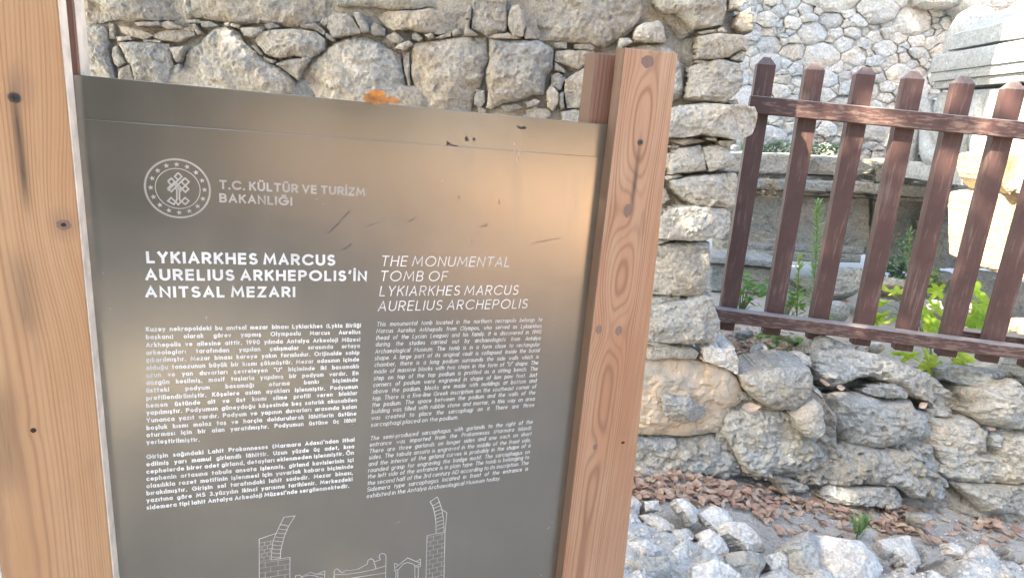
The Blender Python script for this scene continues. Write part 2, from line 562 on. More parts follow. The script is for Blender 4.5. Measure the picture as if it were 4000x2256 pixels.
def painted_wood(name, along_x):
    m = NT(name)
    co = m.co()
    mp = m.n('ShaderNodeMapping'); m.put(mp.inputs[0], co)
    mp.inputs['Scale'].default_value = (16, 90, 90) if along_x else (70, 70, 5)
    n = m.noise(mp.outputs[0], 1, 5, .65)
    n2 = m.noise(co, 7, 4, .6); n3 = m.noise(mp.outputs[0], 3.2, 3, .6)
    c = m.mix(m.ramp(n2, (.35, 0), (.65, 1)), (.070, .037, .033), (.098, .053, .046))
    c = m.mix(m.math('MULTIPLY', m.ramp(n3, (.3, 0), (.7, 1)), .4), c, (.048, .027, .024))
    lo = (.58, .64) if along_x else (.62, .74)
    wear = m.ramp(m.math('MULTIPLY_ADD', n2, .35, m.math('MULTIPLY', n, .8)), (lo[0], 0), (lo[1], 1))
    c = m.mix(m.math('MULTIPLY', wear, .85), c, (.17, .12, .10))
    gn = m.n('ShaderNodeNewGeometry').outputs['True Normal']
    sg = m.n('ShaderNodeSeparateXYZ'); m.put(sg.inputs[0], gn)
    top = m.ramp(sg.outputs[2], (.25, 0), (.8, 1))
    c = m.mix(m.math('MULTIPLY', top, m.ramp(n, (.3, .55), (.6, 1))), c, (.27, .25, .235))  # upward faces paled: highlights put into the colour, drawn as bleached wood
    return m.out(Base_Color=c, Roughness=.55, Normal=m.bump(n, .5, .003), Specular_IOR_Level=.4)
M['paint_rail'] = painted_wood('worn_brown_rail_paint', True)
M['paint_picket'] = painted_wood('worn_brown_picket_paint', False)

def simple(name, col, rough=.6, metal=0.0, var=0.0, bump=0, spec=.5):
    m = NT(name)
    co = m.co()
    n = m.noise(co, 30, 4, .6)
    c = m.mix(m.ramp(n, (.3, 0), (.7, 1)), tuple(x * (1 - .25 - var) for x in col), tuple(min(1, x * (1.15 + var)) for x in col))
    kw = {}
    if bump: kw['Normal'] = m.bump(m.noise(co, 200, 3, .6), bump, .002)
    return m.out(Base_Color=c, Roughness=rough, Metallic=metal, Specular_IOR_Level=spec, **kw)
M['screw'] = simple('dark_steel', (.10, .10, .11), .4, .9)
M['hole'] = simple('burnt_knot', (.035, .022, .015), .9)
M['pale_tan'] = simple('pale_tan_wood', (.80, .68, .54), .75, bump=.3)  # post edges: their lit look put into the colour; also a leaf stalk
M['ink'] = simple('white_print', (.80, .80, .78), .6)
M['ink_grey'] = simple('beige_print', (.46, .43, .385), .6)
M['ink_line'] = simple('thin_white_print', (.66, .65, .62), .6)
M['scuff'] = simple('dark_scuff', (.035, .033, .035), .6)
M['scuff_soft'] = simple('grey_scratch', (.115, .098, .082), .5)
M['bark'] = simple('tree_bark', (.12, .09, .065), .95, bump=1)

def panel_mat():
    m = NT('satin_brown_aluminium')
    co = m.co(False)
    sm = m.ramp(m.noise(co, 5, 6, .65, .6), (.40, 0), (.66, 1))
    sp = m.ramp(m.noise(co, 60, 4, .6), (.66, 0), (.76, 1))
    grain = m.noise(co, 900, 2, .6)
    c = m.mix(sm, (.285, .262, .222), (.31, .286, .245))
    c = m.mix(m.math('MULTIPLY', sp, .12), c, (.22, .20, .175))
    mp = m.n('ShaderNodeMapping'); m.put(mp.inputs[0], co); mp.inputs['Scale'].default_value = (26, 1, 3.2)
    drip = m.ramp(m.noise(mp.outputs[0], 1, 5, .6), (.52, 0), (.72, 1))
    c = m.mix(m.math('MULTIPLY', drip, .15), c, (.38, .35, .31))
    r = m.math('MULTIPLY_ADD', sm, .05, .20)
    r = m.math('MULTIPLY_ADD', sp, .05, r)
    r = m.math('MULTIPLY_ADD', drip, .05, r)
    return m.out(Base_Color=c, Roughness=r, Metallic=.70, Specular_IOR_Level=.6, Normal=m.bump(grain, .06, .0006))
M['panel'] = panel_mat()

def leaf_mat(name, cols, trans=.35, rough=.5, vein=False):
    m = NT(name)
    r = m.rnd()
    co = m.co(False)
    isl = m.n('ShaderNodeNewGeometry').outputs['Random Per Island']
    rr = m.math('FRACT', m.math('ADD', isl, r))
    st = [(i / max(1, len(cols) - 1), c) for i, c in enumerate(cols)]
    c = m.ramp(rr, *st)
    n = m.noise(co, 45, 4, .6)
    c = m.mix(1.0, c, m.ramp(n, (.3, .72), (.7, 1.15)), 'MULTIPLY')
    tr = m.n('ShaderNodeBsdfTranslucent'); m.put(tr.inputs[0], c)
    mx = m.n('ShaderNodeMixShader'); mx.inputs[0].default_value = trans
    m.out(Base_Color=c, Roughness=rough, Specular_IOR_Level=.3)
    o = m.t.nodes['Material Output']
    m.t.links.new(m.b.outputs[0], mx.inputs[1]); m.t.links.new(tr.outputs[0], mx.inputs[2]); m.t.links.new(mx.outputs[0], o.inputs[0])
    return m.m
M['dry'] = leaf_mat('dry_leaves', [(.38, .23, .165), (.50, .36, .26), (.56, .42, .31), (.44, .28, .20), (.60, .48, .34), (.33, .19, .14), (.52, .39, .29)], .15, .6)
M['orange'] = leaf_mat('orange_leaf', [(.62, .25, .07), (.70, .38, .15)], .4, .5)
M['green'] = leaf_mat('green_leaves', [(.13, .30, .06), (.20, .40, .09)], .45)
M['fig'] = leaf_mat('fig_leaves', [(.36, .55, .06), (.50, .62, .08), (.27, .48, .06)], .55)
M['weed'] = leaf_mat('weed_leaves', [(.24, .36, .16), (.32, .46, .17)], .4)
M['weed_bright'] = leaf_mat('young_weed_leaves', [(.36, .46, .08), (.26, .40, .08)], .5)
M['moss'] = leaf_mat('moss_leaves', [(.16, .26, .17), (.22, .33, .22)], .3)
M['crown'] = leaf_mat('tree_leaves', [(.05, .09, .03), (.08, .12, .04)], .15)
M['stem'] = simple('green_stem', (.20, .27, .10), .6)
M['twig'] = simple('dry_twig', (.16, .12, .09), .8)
# ---------------------------------------------------------------- the ground
def step(a, b, x):
    t = np.clip((x - a) / (b - a), 0, 1)
    return t * t * (3 - 2 * t)

def ground_z(x, y):
    x = np.asarray(x, float); y = np.asarray(y, float)
    z = -0.06 - 0.07 * step(0.6, 1.6, x) * step(1.4, 2.6, y)
    up = step(2.92, 3.06, y) * step(0.8, 1.1, x) + step(3.2, 3.4, y) * (1 - step(0.8, 1.1, x))
    z = z * (1 - up) + up * (0.40 - .10 * step(3.3, 4.2, y))
    P = np.c_[x.ravel(), y.ravel(), np.zeros(x.size)]
    z = z + (.012 * fbm(P, 3.0, 3) + .004 * fbm(P, 22, 2)).reshape(x.shape)
    return z

def grid_mesh(name, xs, ys, zf, mat, parent=None):
    X, Y = np.meshgrid(xs, ys)
    Z = zf(X, Y)
    nx, ny = len(xs), len(ys)
    V = np.c_[X.ravel(), Y.ravel(), Z.ravel()]
    Fc = [(j * nx + i, j * nx + i + 1, (j + 1) * nx + i + 1, (j + 1) * nx + i) for j in range(ny - 1) for i in range(nx - 1)]
    return mesh_obj(name, V, Fc, mat, parent)

xs = np.concatenate([[-300, -100, -40, -20, -12], np.arange(-8, 0.3, .4), np.arange(.3, 3.6, .03), np.arange(3.8, 12, .5), [20, 40, 100, 300]])
ys = np.concatenate([[-300, -100, -40, -20], np.arange(-12, 1.5, .5), np.arange(1.5, 4.4, .03), np.arange(4.5, 12, .3), [20, 40, 100, 300]])
g = grid_mesh('ground', xs, ys, ground_z, M['soil'])
tag(g, kind='structure')
px_ = np.linspace(2.2, 30, 60); py_ = np.linspace(-26, .6, 60)
sand_sheet = grid_mesh('path', px_, py_, lambda X, Y: ground_z(X, Y) * 0 - .02, M['sand'])  # unseen sand sheet, added to give the panel its warm reflected sheen
tag(sand_sheet, kind='structure')

# ---------------------------------------------------------------- the near wall of big stones
WN = 2.72
wall = thing('stone_wall', 'massive rough masonry wall of large grey and tan boulders standing behind the information sign', 'wall', (-1.0, WN, -0.1))
rg = random.Random(5)
core_poly = [(-1900, -900), (2870, -900), (2870, 10), (2890, 120), (2850, 250), (2860, 560), (2835, 700), (2850, 800), (2760, 900), (2745, 1180),
             (2650, 1340), (2500, 1380), (2400, 1860), (-1900, 2900)]
A = [hit(p[0], p[1], (0, WN + .05, 0), NY) for p in core_poly]
A[0] = np.array([-5.2, WN + .05, 5.4]); A[1] = np.array([A[2][0], WN + .05, 5.4]); A[-1] = np.array([-5.2, WN + .05, -.4]); A[-2][2] = -.4  # unseen upper wall raised so that it shades the chamber behind
V, Fc = slab(A, NY, thick=.25, rnd=.03, rough=.010, s=.04, back=.985, jit=.004)
mesh_obj('mortar_core', V, Fc, M['mortar'], wall, origin=wall.location)

def near(poly, dy=None, mat='near', **kw):
    xs_ = [p[0] for p in poly]; ys_ = [p[1] for p in poly]
    size = min(max(xs_) - min(xs_), max(ys_) - min(ys_)) / 890.0
    kw.setdefault('thick', .16); kw.setdefault('smk', 0)
    kw.setdefault('rnd', min(.026, max(.005, size * .09)))
    kw.setdefault('bulge', min(.03, size * .10))
    kw.setdefault('rough', min(.010, max(.003, size * .06)))
    kw.setdefault('facets', 4 if size > .12 else 3)
    if dy is None: dy = rg.uniform(-.012, .018)
    return stone_px(poly, WN + dy, wall, M[mat], **kw)

for a in [
    (160,-140,1125,-140,1132,60,1128,178,1000,180,650,198,480,185,400,205,300,205,200,185,158,100),
    (1145,-140,2560,-140,2575,90,2545,130,2430,185,2280,232,2100,242,1900,210,1700,232,1480,198,1300,168,1150,165),
    (178,232,230,222,400,250,425,300,432,500,465,600,490,660,510,820,200,820,185,500),
    (445,235,488,222,495,300,498,370,450,365),
    (478,445,520,432,600,590,530,640,492,600,472,520),
    (535,238,700,262,870,330,780,375,680,352,560,310), (670,208,912,205,925,240,705,245), (930,218,1000,195,1062,230,1140,262,1000,275,945,248),
    (825,335,960,285,1245,255,1250,330,1100,402,980,388,870,355), (512,345,650,338,655,376,515,388), (762,375,930,380,930,408,770,397),
    (520,402,640,392,1000,412,1012,480,1045,620,1025,820,690,820,640,600,602,580), (528,652,630,612,680,750,690,830,530,820),
    (1012,450,1152,435,1150,480,1080,592,1035,500), (1060,622,1108,602,1125,660,1098,790,1055,720),
    (1170,490,1300,392,1470,255,1560,250,1650,288,1700,380,1900,552,2060,642,2205,770,2205,880,2080,960,1600,960,1100,900,1135,560),
    (1680,262,1890,258,1892,300,1820,352,1730,342), (1908,232,2000,213,2065,250,1950,278),
    (1838,335,1900,300,1980,278,2200,272,2400,300,2482,370,2482,460,2400,512,2350,548,2200,525,2050,552,1950,522,1850,430,1825,380),
    (2255,232,2400,222,2490,290,2482,332,2380,282,2270,262), (2440,205,2560,130,2575,180,2490,245),
    (1318,200,1390,198,1475,240,1390,262,1318,250), (1228,232,1260,225,1322,312,1280,328),
    (2025,605,2150,558,2335,540,2345,572,2270,662,2235,762,2100,662), (1905,532,2022,570,2005,602,1920,575),
    (1535,215,1582,215,1582,246,1540,242), (1590,218,1682,235,1672,262,1598,250), (1150,185,1300,180,1330,215,1230,218,1175,212),
    (2495,312,2567,350,2572,392,2508,362), (1790,430,1830,428,1900,510,1880,520)]:
    near(cA(*a))
for a in [
    (-285,1100,-305,760,-265,650,-175,540,-60,430,40,370,150,335,300,340,420,382,500,432,605,492,625,600,655,750,695,880,700,1120),
    (740,402,860,367,1060,342,1200,332,1400,342,1415,540,1380,640,1380,700,1335,820,1285,920,1240,1060,740,1060,738,800,712,600,715,480),
    (1425,345,1900,372,2018,442,2018,620,1955,700,1930,862,1830,868,1700,925,1540,945,1450,1000,1400,1000,1418,850,1400,720,1402,640,1430,540),
    (632,502,688,482,700,600,715,965,690,780,652,640), (1312,818,1388,828,1390,930,1350,988,1290,952,1298,880), (1535,962,1680,950,1748,980,1620,1028,1560,1008),
    (1758,942,1850,903,1902,930,1860,972,1790,982), (1768,1012,1850,980,1980,1000,1998,1050,1960,1090,1770,1090),
    (2040,462,2150,458,2330,460,2400,472,2340,562,2250,642,2150,602,2030,552), (2025,562,2130,642,2120,668,2028,640),
    (1998,692,2060,665,2128,710,2090,822,2050,832,2000,780), (1955,832,2000,768,2065,850,2062,950,2012,1012,1960,982), (2080,850,2110,838,2120,990,2092,1002,2070,950),
    (2130,722,2260,640,2400,560,2560,500,2620,1000,2140,985,2118,850), (2095,1022,2200,1000,2480,1030,2480,1200,2100,1120),
    (1210,162,1240,40,1265,60,1262,165), (1198,302,1232,180,1258,172,1250,262,1310,302,1322,328,1208,322),
    (1272,-120,1590,-120,1598,200,1590,288,1480,308,1400,328,1268,262), (1605,152,1640,50,1700,38,1740,120,1762,250,1740,332,1650,332,1602,230),
    (1725,-120,2830,-120,2850,90,2838,180,2760,260,2640,350,2540,402,2480,432,2350,410,2100,380,1880,358,1800,260,1765,130),
    (1768,252,1800,265,1862,350,1762,356,1748,322), (1400,336,1480,312,1600,300,1722,352,1500,348),
    (20,-120,1232,-120,1240,50,1060,100,900,52,700,82,520,86,400,62,200,52,28,55), (390,122,500,98,760,92,900,70,1050,122,1228,95,1208,230,1130,270,960,312,800,292,720,267,560,277,480,237,410,165),
    (5,122,150,132,250,280,240,300,0,342,-60,252,-42,152), (182,112,240,110,322,240,332,290,265,300,205,182), (348,242,380,205,472,260,472,322,380,327,343,300),
    (480,332,570,293,652,370,610,402,540,392), (728,312,760,288,822,350,790,382,722,352), (838,322,900,303,932,330,880,352), (928,347,1030,303,1082,300,1080,332,1000,352),
    (1088,292,1160,250,1172,310,1100,332), (600,402,700,370,722,410,640,462,560,432), (2028,390,2140,385,2142,440,2040,442), (2208,402,2340,400,2402,430,2380,466,2210,442),
    (1322,972,1400,1000,1398,1040,1330,1030)]:
    near(cB(*a))
for a, dy in [
    ((410,342,440,250,500,210,650,190,690,250,710,380,560,382,430,372), -.03), ((268,432,285,350,370,343,407,380,340,412,290,442), -.03),
    ((350,442,500,413,650,400,750,430,815,490,862,650,872,800,860,880,770,930,600,930,350,800), .0),
    ((590,-120,1272,-120,1275,60,1240,215,1100,248,960,268,900,200,820,120,690,108,622,50), -.02),
    ((620,62,690,112,810,122,900,202,980,282,870,352,830,372,740,262,660,172), .035), ((1285,-120,1500,-120,1440,30,1380,75,1290,90), .0),
    ((1000,292,1170,268,1172,300,1030,312), .0), ((1180,262,1230,250,1272,280,1240,297,1190,292), -.01), ((1392,112,1480,72,1508,180,1508,280,1410,287,1350,222), -.02),
    ((1008,332,1200,300,1400,318,1472,360,1450,470,1400,446,1290,518,1200,540,1080,540,1000,532), -.05),
    ((868,372,960,320,1004,322,990,560,940,580,880,602,848,482,840,402), .05), ((1290,530,1400,456,1442,472,1420,562,1300,548), -.03),
    ((988,547,1100,552,1060,577,1000,572), -.02), ((945,602,1040,565,1240,540,1400,580,1427,650,1410,800,1330,880,1250,945,1150,930,1000,910,918,890,925,780), -.06),
    ((1260,932,1362,908,1378,950,1330,962), -.03), ((740,992,900,960,1000,950,1080,938,1300,955,1550,975,1592,1030,1582,1160,1540,1230,1380,1277,1200,1250,1050,1225,900,1257,690,1250,720,1100), -.08),
    ((770,1282,950,1265,1082,1290,1000,1310,880,1332,820,1312), -.02), ((1078,1262,1172,1255,1172,1292,1090,1282), -.03), ((1188,1292,1350,1280,1352,1310,1270,1342,1210,1332), -.04),
    ((700,1332,830,1330,830,1360,720,1352), -.01)]:
    near(cC(*a), dy, 'quoin', thick=.24)
for a, dy in [
    ((203,162,250,130,388,110,398,130,422,268,330,280,200,290,185,250), -.05), ((405,122,500,110,572,150,612,200,606,240,440,275,415,200), -.06),
    ((200,342,300,310,450,300,612,285,620,320,602,490,560,510,460,500,350,490,300,460,240,412), -.06), ((158,312,250,290,272,310,170,327), -.02),
    ((118,582,200,510,350,495,540,512,582,540,582,640,540,682,400,712,250,712,108,702), -.08), ((90,707,190,712,105,742), -.02),
    ((90,752,200,735,400,722,442,722,452,850,430,1000,380,1070,250,1060,65,1050,80,900), -.04), ((60,1082,180,1055,202,1070,140,1102,55,1117), -.01),
    ((169,1077,257,1060,252,1090,190,1107), -.02), ((50,1142,200,1112,400,1067,470,1070,482,1150,512,1220,502,1310,480,1360,330,1367,150,1362,35,1342,45,1250), -.07),
    ((35,1352,130,1352,200,1370,100,1382), -.02), ((170,162,202,155,192,240,175,240), -.01), ((358,491,450,490,457,511,390,512), -.05),
    ((125,400,160,380,190,450,128,492), -.02), ((110,530,165,512,120,560), -.02)]:
    near(cD(*a), dy, 'quoin', thick=.26)
# foundation of the wall: rendered face, boulders set in mortar
near(cE(190,140,400,130,620,150,700,210,665,265,550,245,400,235,250,258,190,255), -.03, 'quoin')
near(cE(40,235,200,262,400,240,560,250,720,285,930,335,1050,425,1105,540,1090,640,1000,720,940,830,880,940,700,975,560,985,350,985,20,960), .0, 'render', name='render_patch', bulge=.03, rnd=.02, rough=.010, facets=0, rscale=5)
near(cE(337,597,400,590,470,620,600,602,640,680,740,712,752,770,690,830,570,860,450,850,370,790,342,740), -.055, 'low', thick=.08, bulge=.012, rnd=.012)
near(cE(20,985,350,990,560,1005,700,985,880,965,1000,1100,1110,1290,1000,1360,800,1380,560,1370,300,1380,20,1360), .02, 'low', bulge=.05, rough=.02, facets=2)
near(cE(722,150,800,120,900,150,1020,142,1028,190,1058,260,1048,400,930,335,720,270), -.02, 'chalk', facets=4, rough=.012)
near(cE(1090,432,1200,402,1400,332,1740,342,1772,420,1752,600,1600,732,1400,742,1282,682,1180,612,1112,540), -.06, 'low', facets=2, rough=.011, bulge=.04, thick=.25)
near(cE(930,832,1000,752,1200,742,1560,762,1600,852,1680,962,1800,1062,1850,1132,1950,1222,1900,1300,1400,1350,1100,1320,1000,1102,900,952), -.03, 'low', facets=3, rough=.02, bulge=.04, thick=.25)
near(cE(1000,520,1150,560,1300,640,1600,700,1880,640,1960,760,1990,1000,2030,1260,1500,1400,1000,1360,840,1000,900,760), .0, 'low_mortar', name='mortar_patch', rough=.02, bulge=.0, facets=0, thick=.2)
near(cE(1560,792,1700,672,1790,650,1860,722,1866,900,1820,1000,1700,992,1600,902), -.09, 'low', rough=.009, bulge=.05)

# ---------------------------------------------------------------- the low rubble wall under the fence
low = thing('rubble_wall', 'low drystone retaining wall of rounded grey boulders under the wooden fence', 'wall', tuple(onY(3500, 1900, 2.8)))
LN = np.array([-.08, -.94, .34])
def lo(poly, Y, mat='low', n=LN, **kw):
    kw.setdefault('thick', .28); kw.setdefault('rnd', .028); kw.setdefault('bulge', .04); kw.setdefault('steep', 1.25); kw.setdefault('rough', .018); kw.setdefault('facets', 6); kw.setdefault('chipk', 1.2)
    return stone_px(poly, Y, low, M[mat], n=n, **kw)
core = [(2980, 1560), (3300, 1530), (3650, 1620), (4900, 1620), (4900, 2230), (3700, 2050), (3000, 1920)]
A = [hit(p[0], p[1], onY(3500, 1700, 2.80), LN / np.linalg.norm(LN)) for p in core]
V, Fc = slab(A, LN, thick=.2, rnd=.04, rough=.028, s=.018)
mesh_obj('mortar_core', V, Fc, M['low_mortar'], low, origin=low.location)
lo(cF(60,230,100,160,170,140,330,190,500,280,760,340,1000,430,1300,560,1400,650,1540,720,1592,800,1540,890,1420,900,1300,830,1180,760,1000,715,900,620,780,590,600,525,450,560,330,620,230,620,110,540,65,430), 2.86)
lo(cF(210,700,350,670,640,700,700,745,1000,745,1060,850,1147,900,1130,1020,1080,1100,950,1170,800,1210,600,1230,400,1190,220,1020,180,900), 2.80, bulge=.09)
lo(cF(545,652,650,610,850,610,950,640,1012,682,960,737,830,742,680,722,560,682), 2.80, thick=.12, rnd=.02, bulge=.015)
lo(cF(1150,1010,1150,915,1300,932,1440,912,1530,902,1620,962,1682,1050,1682,1250,1600,1402,1500,1442,1300,1432,1200,1250,1100,1120), 2.78, bulge=.08)
lo(cF(1620,652,1750,612,1900,550,1980,550,2058,622,2240,800,2240,1040,1900,1022,1680,982,1558,880,1558,832,1620,782), 2.78, bulge=.07, facets=5)
lo(cF(1310,452,1400,430,1600,442,1960,482,2100,530,2100,600,1860,595,1700,645,1610,672,1560,642,1450,602,1350,562), 2.93, mat='cut')
lo(cF(1690,1082,1790,1050,1832,1100,1800,1160,1760,1202,1700,1182), 2.76, thick=.1, rnd=.03)
lo(cF(1800,1052,2058,1042,2250,1060,2250,1460,1800,1442,1765,1200), 2.74, bulge=.07)
lo(cF(540,1282,650,1232,950,1182,1080,1122,1180,1165,1280,1430,1320,1500,1200,1600,600,1600,470,1500,520,1400), 2.74, rough=.022)
lo(cF(900,1252,1020,1232,1092,1290,1060,1362,940,1342), 2.69, thick=.1, rnd=.03)
lo(cF(200,1160,420,1182,490,1290,505,1352,460,1430,240,1400,160,1200), 2.80, rough=.018)
lo(cF(1100,832,1250,832,1380,880,1300,925,1150,900), 2.86)
lo(cF(-40,640,60,600,150,690,180,780,80,760,-20,700), 2.88, mat='mortar_pale', thick=.1)
lo(cF(1700,1190,1780,1210,1790,1330,1740,1460,1640,1460,1610,1410,1690,1260), 2.80)
lo(cG(940,88,1020,75,1240,168,1200,200,1060,210,1030,150), 2.66, bulge=.03)
lo(cG(1325,200,1360,165,1780,170,1832,220,1832,295,1500,290,1335,252), 2.60, bulge=.03)
lo(cG(1050,50,1200,-90,1500,-110,1840,-60,1960,40,2112,130,2102,210,2050,262,1850,222,1782,160,1360,160,1200,150), 2.68, rough=.024, bulge=.07)
lo(cG(2100,-30,2240,-60,2600,-40,2640,150,2300,140,2112,128,1990,60), 2.72, rough=.02, bulge=.06)
lo(cG(2112,135,2300,145,2650,155,2650,345,2330,332,2225,222), 2.64, bulge=.05)

for (x, y) in [(4180, 1440), (4420, 1500), (4200, 1640), (4460, 1700), (4330, 1880), (4150, 2010), (4560, 1980), (4750, 1600), (4800, 1850)]:
    k_ = random.Random(x)
    lo([(x + 135 * k_.uniform(.8, 1.1) * math.cos(a_), y + 95 * k_.uniform(.8, 1.1) * math.sin(a_)) for a_ in np.arange(0, 6.2, .8)], 2.76)
# ---------------------------------------------------------------- far wall behind the fence
def power_cells(pts, wts, box):
    cells = []
    pts = np.array(pts); wts = np.array(wts)
    for i, p in enumerate(pts):
        poly = [(box[0], box[2]), (box[1], box[2]), (box[1], box[3]), (box[0], box[3])]
        d2 = ((pts - p) ** 2).sum(1)
        for j in np.argsort(d2)[1:26]:
            a = pts[j] - p
            cc = (pts[j] @ pts[j] - p @ p - wts[j] + wts[i]) / 2
            out = []
            m = len(poly)
            for k in range(m):
                P1, P2 = poly[k], poly[(k + 1) % m]
                s1 = a[0] * P1[0] + a[1] * P1[1] - cc; s2 = a[0] * P2[0] + a[1] * P2[1] - cc
                if s1 <= 0: out.append(P1)
                if (s1 < 0 < s2) or (s2 < 0 < s1):
                    t = s1 / (s1 - s2)
                    out.append((P1[0] + t * (P2[0] - P1[0]), P1[1] + t * (P2[1] - P1[1])))
            poly = out
            if len(poly) < 3: break
        if len(poly) >= 3: cells.append((i, poly))
    return cells

FY = 6.0
far = thing('tomb_wall', 'tall pale grey rubble masonry wall of small fitted stones closing the tomb chamber', 'wall', (3.6, FY, .5))
def shrink(poly, g):
    P = np.array(poly); c = P.mean(0)
    r = np.linalg.norm(P - c, axis=1).mean()
    return c + (P - c) * max(.35, 1 - g / r)
def masonry(parent, x0, x1, z0, z1, Y, big, mat, core_mat, seed, limit, keep=None, asp=1.45, name='small_stones', org=None):
    r = random.Random(seed)
    pts, wts, rad = [], [], []
    for _ in range(9000):
        R_ = r.choice([.15, .12, .10, .08, .07, .05, .045]) * big
        p = (r.uniform(x0, x1) / asp, r.uniform(z0, z1))
        if all((p[0] - q[0]) ** 2 + (p[1] - q[1]) ** 2 > ((R_ + s_) * .80) ** 2 for q, s_ in zip(pts, rad)):
            pts.append(p); rad.append(R_); wts.append(R_ * R_)
    for _ in range(16000):
        R_ = .022 * big
        p = (r.uniform(x0, x1) / asp, r.uniform(z0, z1))
        if all((p[0] - q[0]) ** 2 + (p[1] - q[1]) ** 2 > ((R_ + s_) * .93) ** 2 for q, s_ in zip(pts, rad)):
            pts.append(p); rad.append(R_); wts.append(R_ * R_ * .9)
    cells = power_cells(pts, wts, (x0 / asp, x1 / asp, z0, z1))
    items = []
    for i, poly in cells:
        P = np.array([(q[0] * asp, q[1]) for q in poly])
        a = abs(0.5 * np.sum(P[:, 0] * np.roll(P[:, 1], -1) - np.roll(P[:, 0], -1) * P[:, 1]))
        if keep and not keep(P.mean(0)): continue
        if a < 1.2e-4: continue
        items.append((a, P))
    items.sort(key=lambda t: -t[0])
    rest = MB()
    for k, (a, P) in enumerate(items):
        size = math.sqrt(a)
        Q = shrink(P, .003)
        dy = r.uniform(-.03, .015)
        A3 = [(q[0], Y + dy, q[1]) for q in Q]
        V, Fc = slab(A3, NY, thick=.10, rnd=size * .10, bulge=size * .05, smk=0, jit=size * .035, rough=.008, s=max(size / 9, .014), facets=3 if size > .08 else 2, rscale=7)
        if k < limit:
            mesh_obj('stone', V, Fc, M[mat], parent, origin=parent.location, smooth=False)
        else:
            rest.add(np.array(V) - np.array(parent.location), Fc)
    if rest.v:
        o = rest.build(name, M[mat], parent, smooth=False); o['kind'] = 'stuff'
    if core_mat is None: return
    A3 = [(x0, Y + .03, z0), (x1, Y + .03, z0), (x1, Y + .03, z1), (x0, Y + .03, z1)]
    V, Fc = slab(A3, NY, thick=.5, rnd=.02, rough=.012, s=.09, back=.99, smk=0)
    mesh_obj('mortar_core', V, Fc, M[core_mat], parent, origin=parent.location)
masonry(far, 1.75, 4.75, 1.20, 3.35, FY, 1.0, 'far', 'mortar_far', 3, 290)
masonry(far, .60, 1.74, .30, 3.35, FY, 1.2, 'far', 'mortar_far', 4, 0, name='side_stones')
# courses that the sign hides from the photograph's viewpoint
def below(c):
    p = np.array([c[0], WN, c[1]]) - CAM
    s_ = F / (p @ _fw)
    px, py = 2000 + (p @ RT) * s_, 1128 - (p @ UP) * s_
    return px < 2560 and py > 250 + max(0, px - 300) * .105 + 60
masonry(wall, -2.6, .62, -.12, 1.62, WN + .01, 2.1, 'near', None, 8, 0, keep=below, name='hidden_courses')

# ---------------------------------------------------------------- podium inside the tomb
pod = thing('tomb_podium', 'long stepped stone bench with moulded ledges and flat panels along the chamber walls', 'podium', (2.8, 5.5, .4))
CT = dict(thick=.35, rnd=.018, bulge=.0, rough=.007, facets=0, smk=0, rscale=6)
def blk(poly, Y, mat='cut', name='block', **kw):
    d = dict(CT); d.update(kw)
    return stone_px(poly, Y, pod, M[mat], name=name, **d)
blk(cH(60,158,330,162,555,168,556,288,300,286,60,272), 5.42)
blk(cH(562,172,700,178,880,185,940,222,992,245,940,275,900,302,700,296,562,290), 5.42, facets=2)
blk(cH(60,276,555,290,560,325,60,312), 5.50)
blk(cH(562,296,900,306,935,342,562,326), 5.50)
blk(cH(1000,207,1110,198,1228,195,1228,300,1250,340,1200,356,1010,342), 5.44)
blk(cH(1232,190,1450,172,1690,166,1702,290,1600,335,1360,352,1240,312), 5.15, facets=2, bulge=.03)
blk(cH(1260,358,1600,342,1700,350,1720,380,1590,390,1420,400,1260,372), 5.5, rough=.012)
blk(cH(40,318,520,330,990,346,1015,420,940,412,500,395,40,375), 5.30, name='ledge')
blk(cH(1012,360,1180,362,1340,366,1332,442,990,418), 5.28, name='ledge')
blk(cH(40,378,500,398,930,414,960,440,500,424,40,408), 5.42, name='moulding')
blk(cH(1000,424,1332,446,1332,470,1010,452), 5.40, name='moulding')
blk(cH(40,412,500,428,962,442,968,760,40,735), 5.50, name='panel')
blk(cH(990,452,1100,456,1400,470,1412,900,990,820), 5.50, name='panel')
blk(cH(20,716,500,735,935,752,925,800,480,782,20,762), 5.42, name='moulding')
blk(cH(20,766,480,786,915,805,905,850,460,838,20,800), 5.34, name='moulding')
blk(cH(1420,402,1590,382,1605,480,1535,585,1440,608,1415,560), 5.35, facets=3)
blk(cH(1420,618,1450,625,1530,592,1590,530,1645,475,1730,440,1735,700,1700,885,1420,885), 5.10)
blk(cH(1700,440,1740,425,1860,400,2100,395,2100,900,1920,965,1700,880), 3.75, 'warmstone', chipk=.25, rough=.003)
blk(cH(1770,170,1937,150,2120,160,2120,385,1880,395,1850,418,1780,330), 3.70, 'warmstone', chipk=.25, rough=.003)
blk(cH(-40,812,200,820,450,848,440,888,200,868,-40,852), 4.92, name='step')
blk(cH(-40,858,200,874,425,895,410,1050,-40,1030), 5.0, 'cut', name='step')
blk(cH(560,1010,800,990,830,1120,560,1100), 5.1, 'cut', name='block')

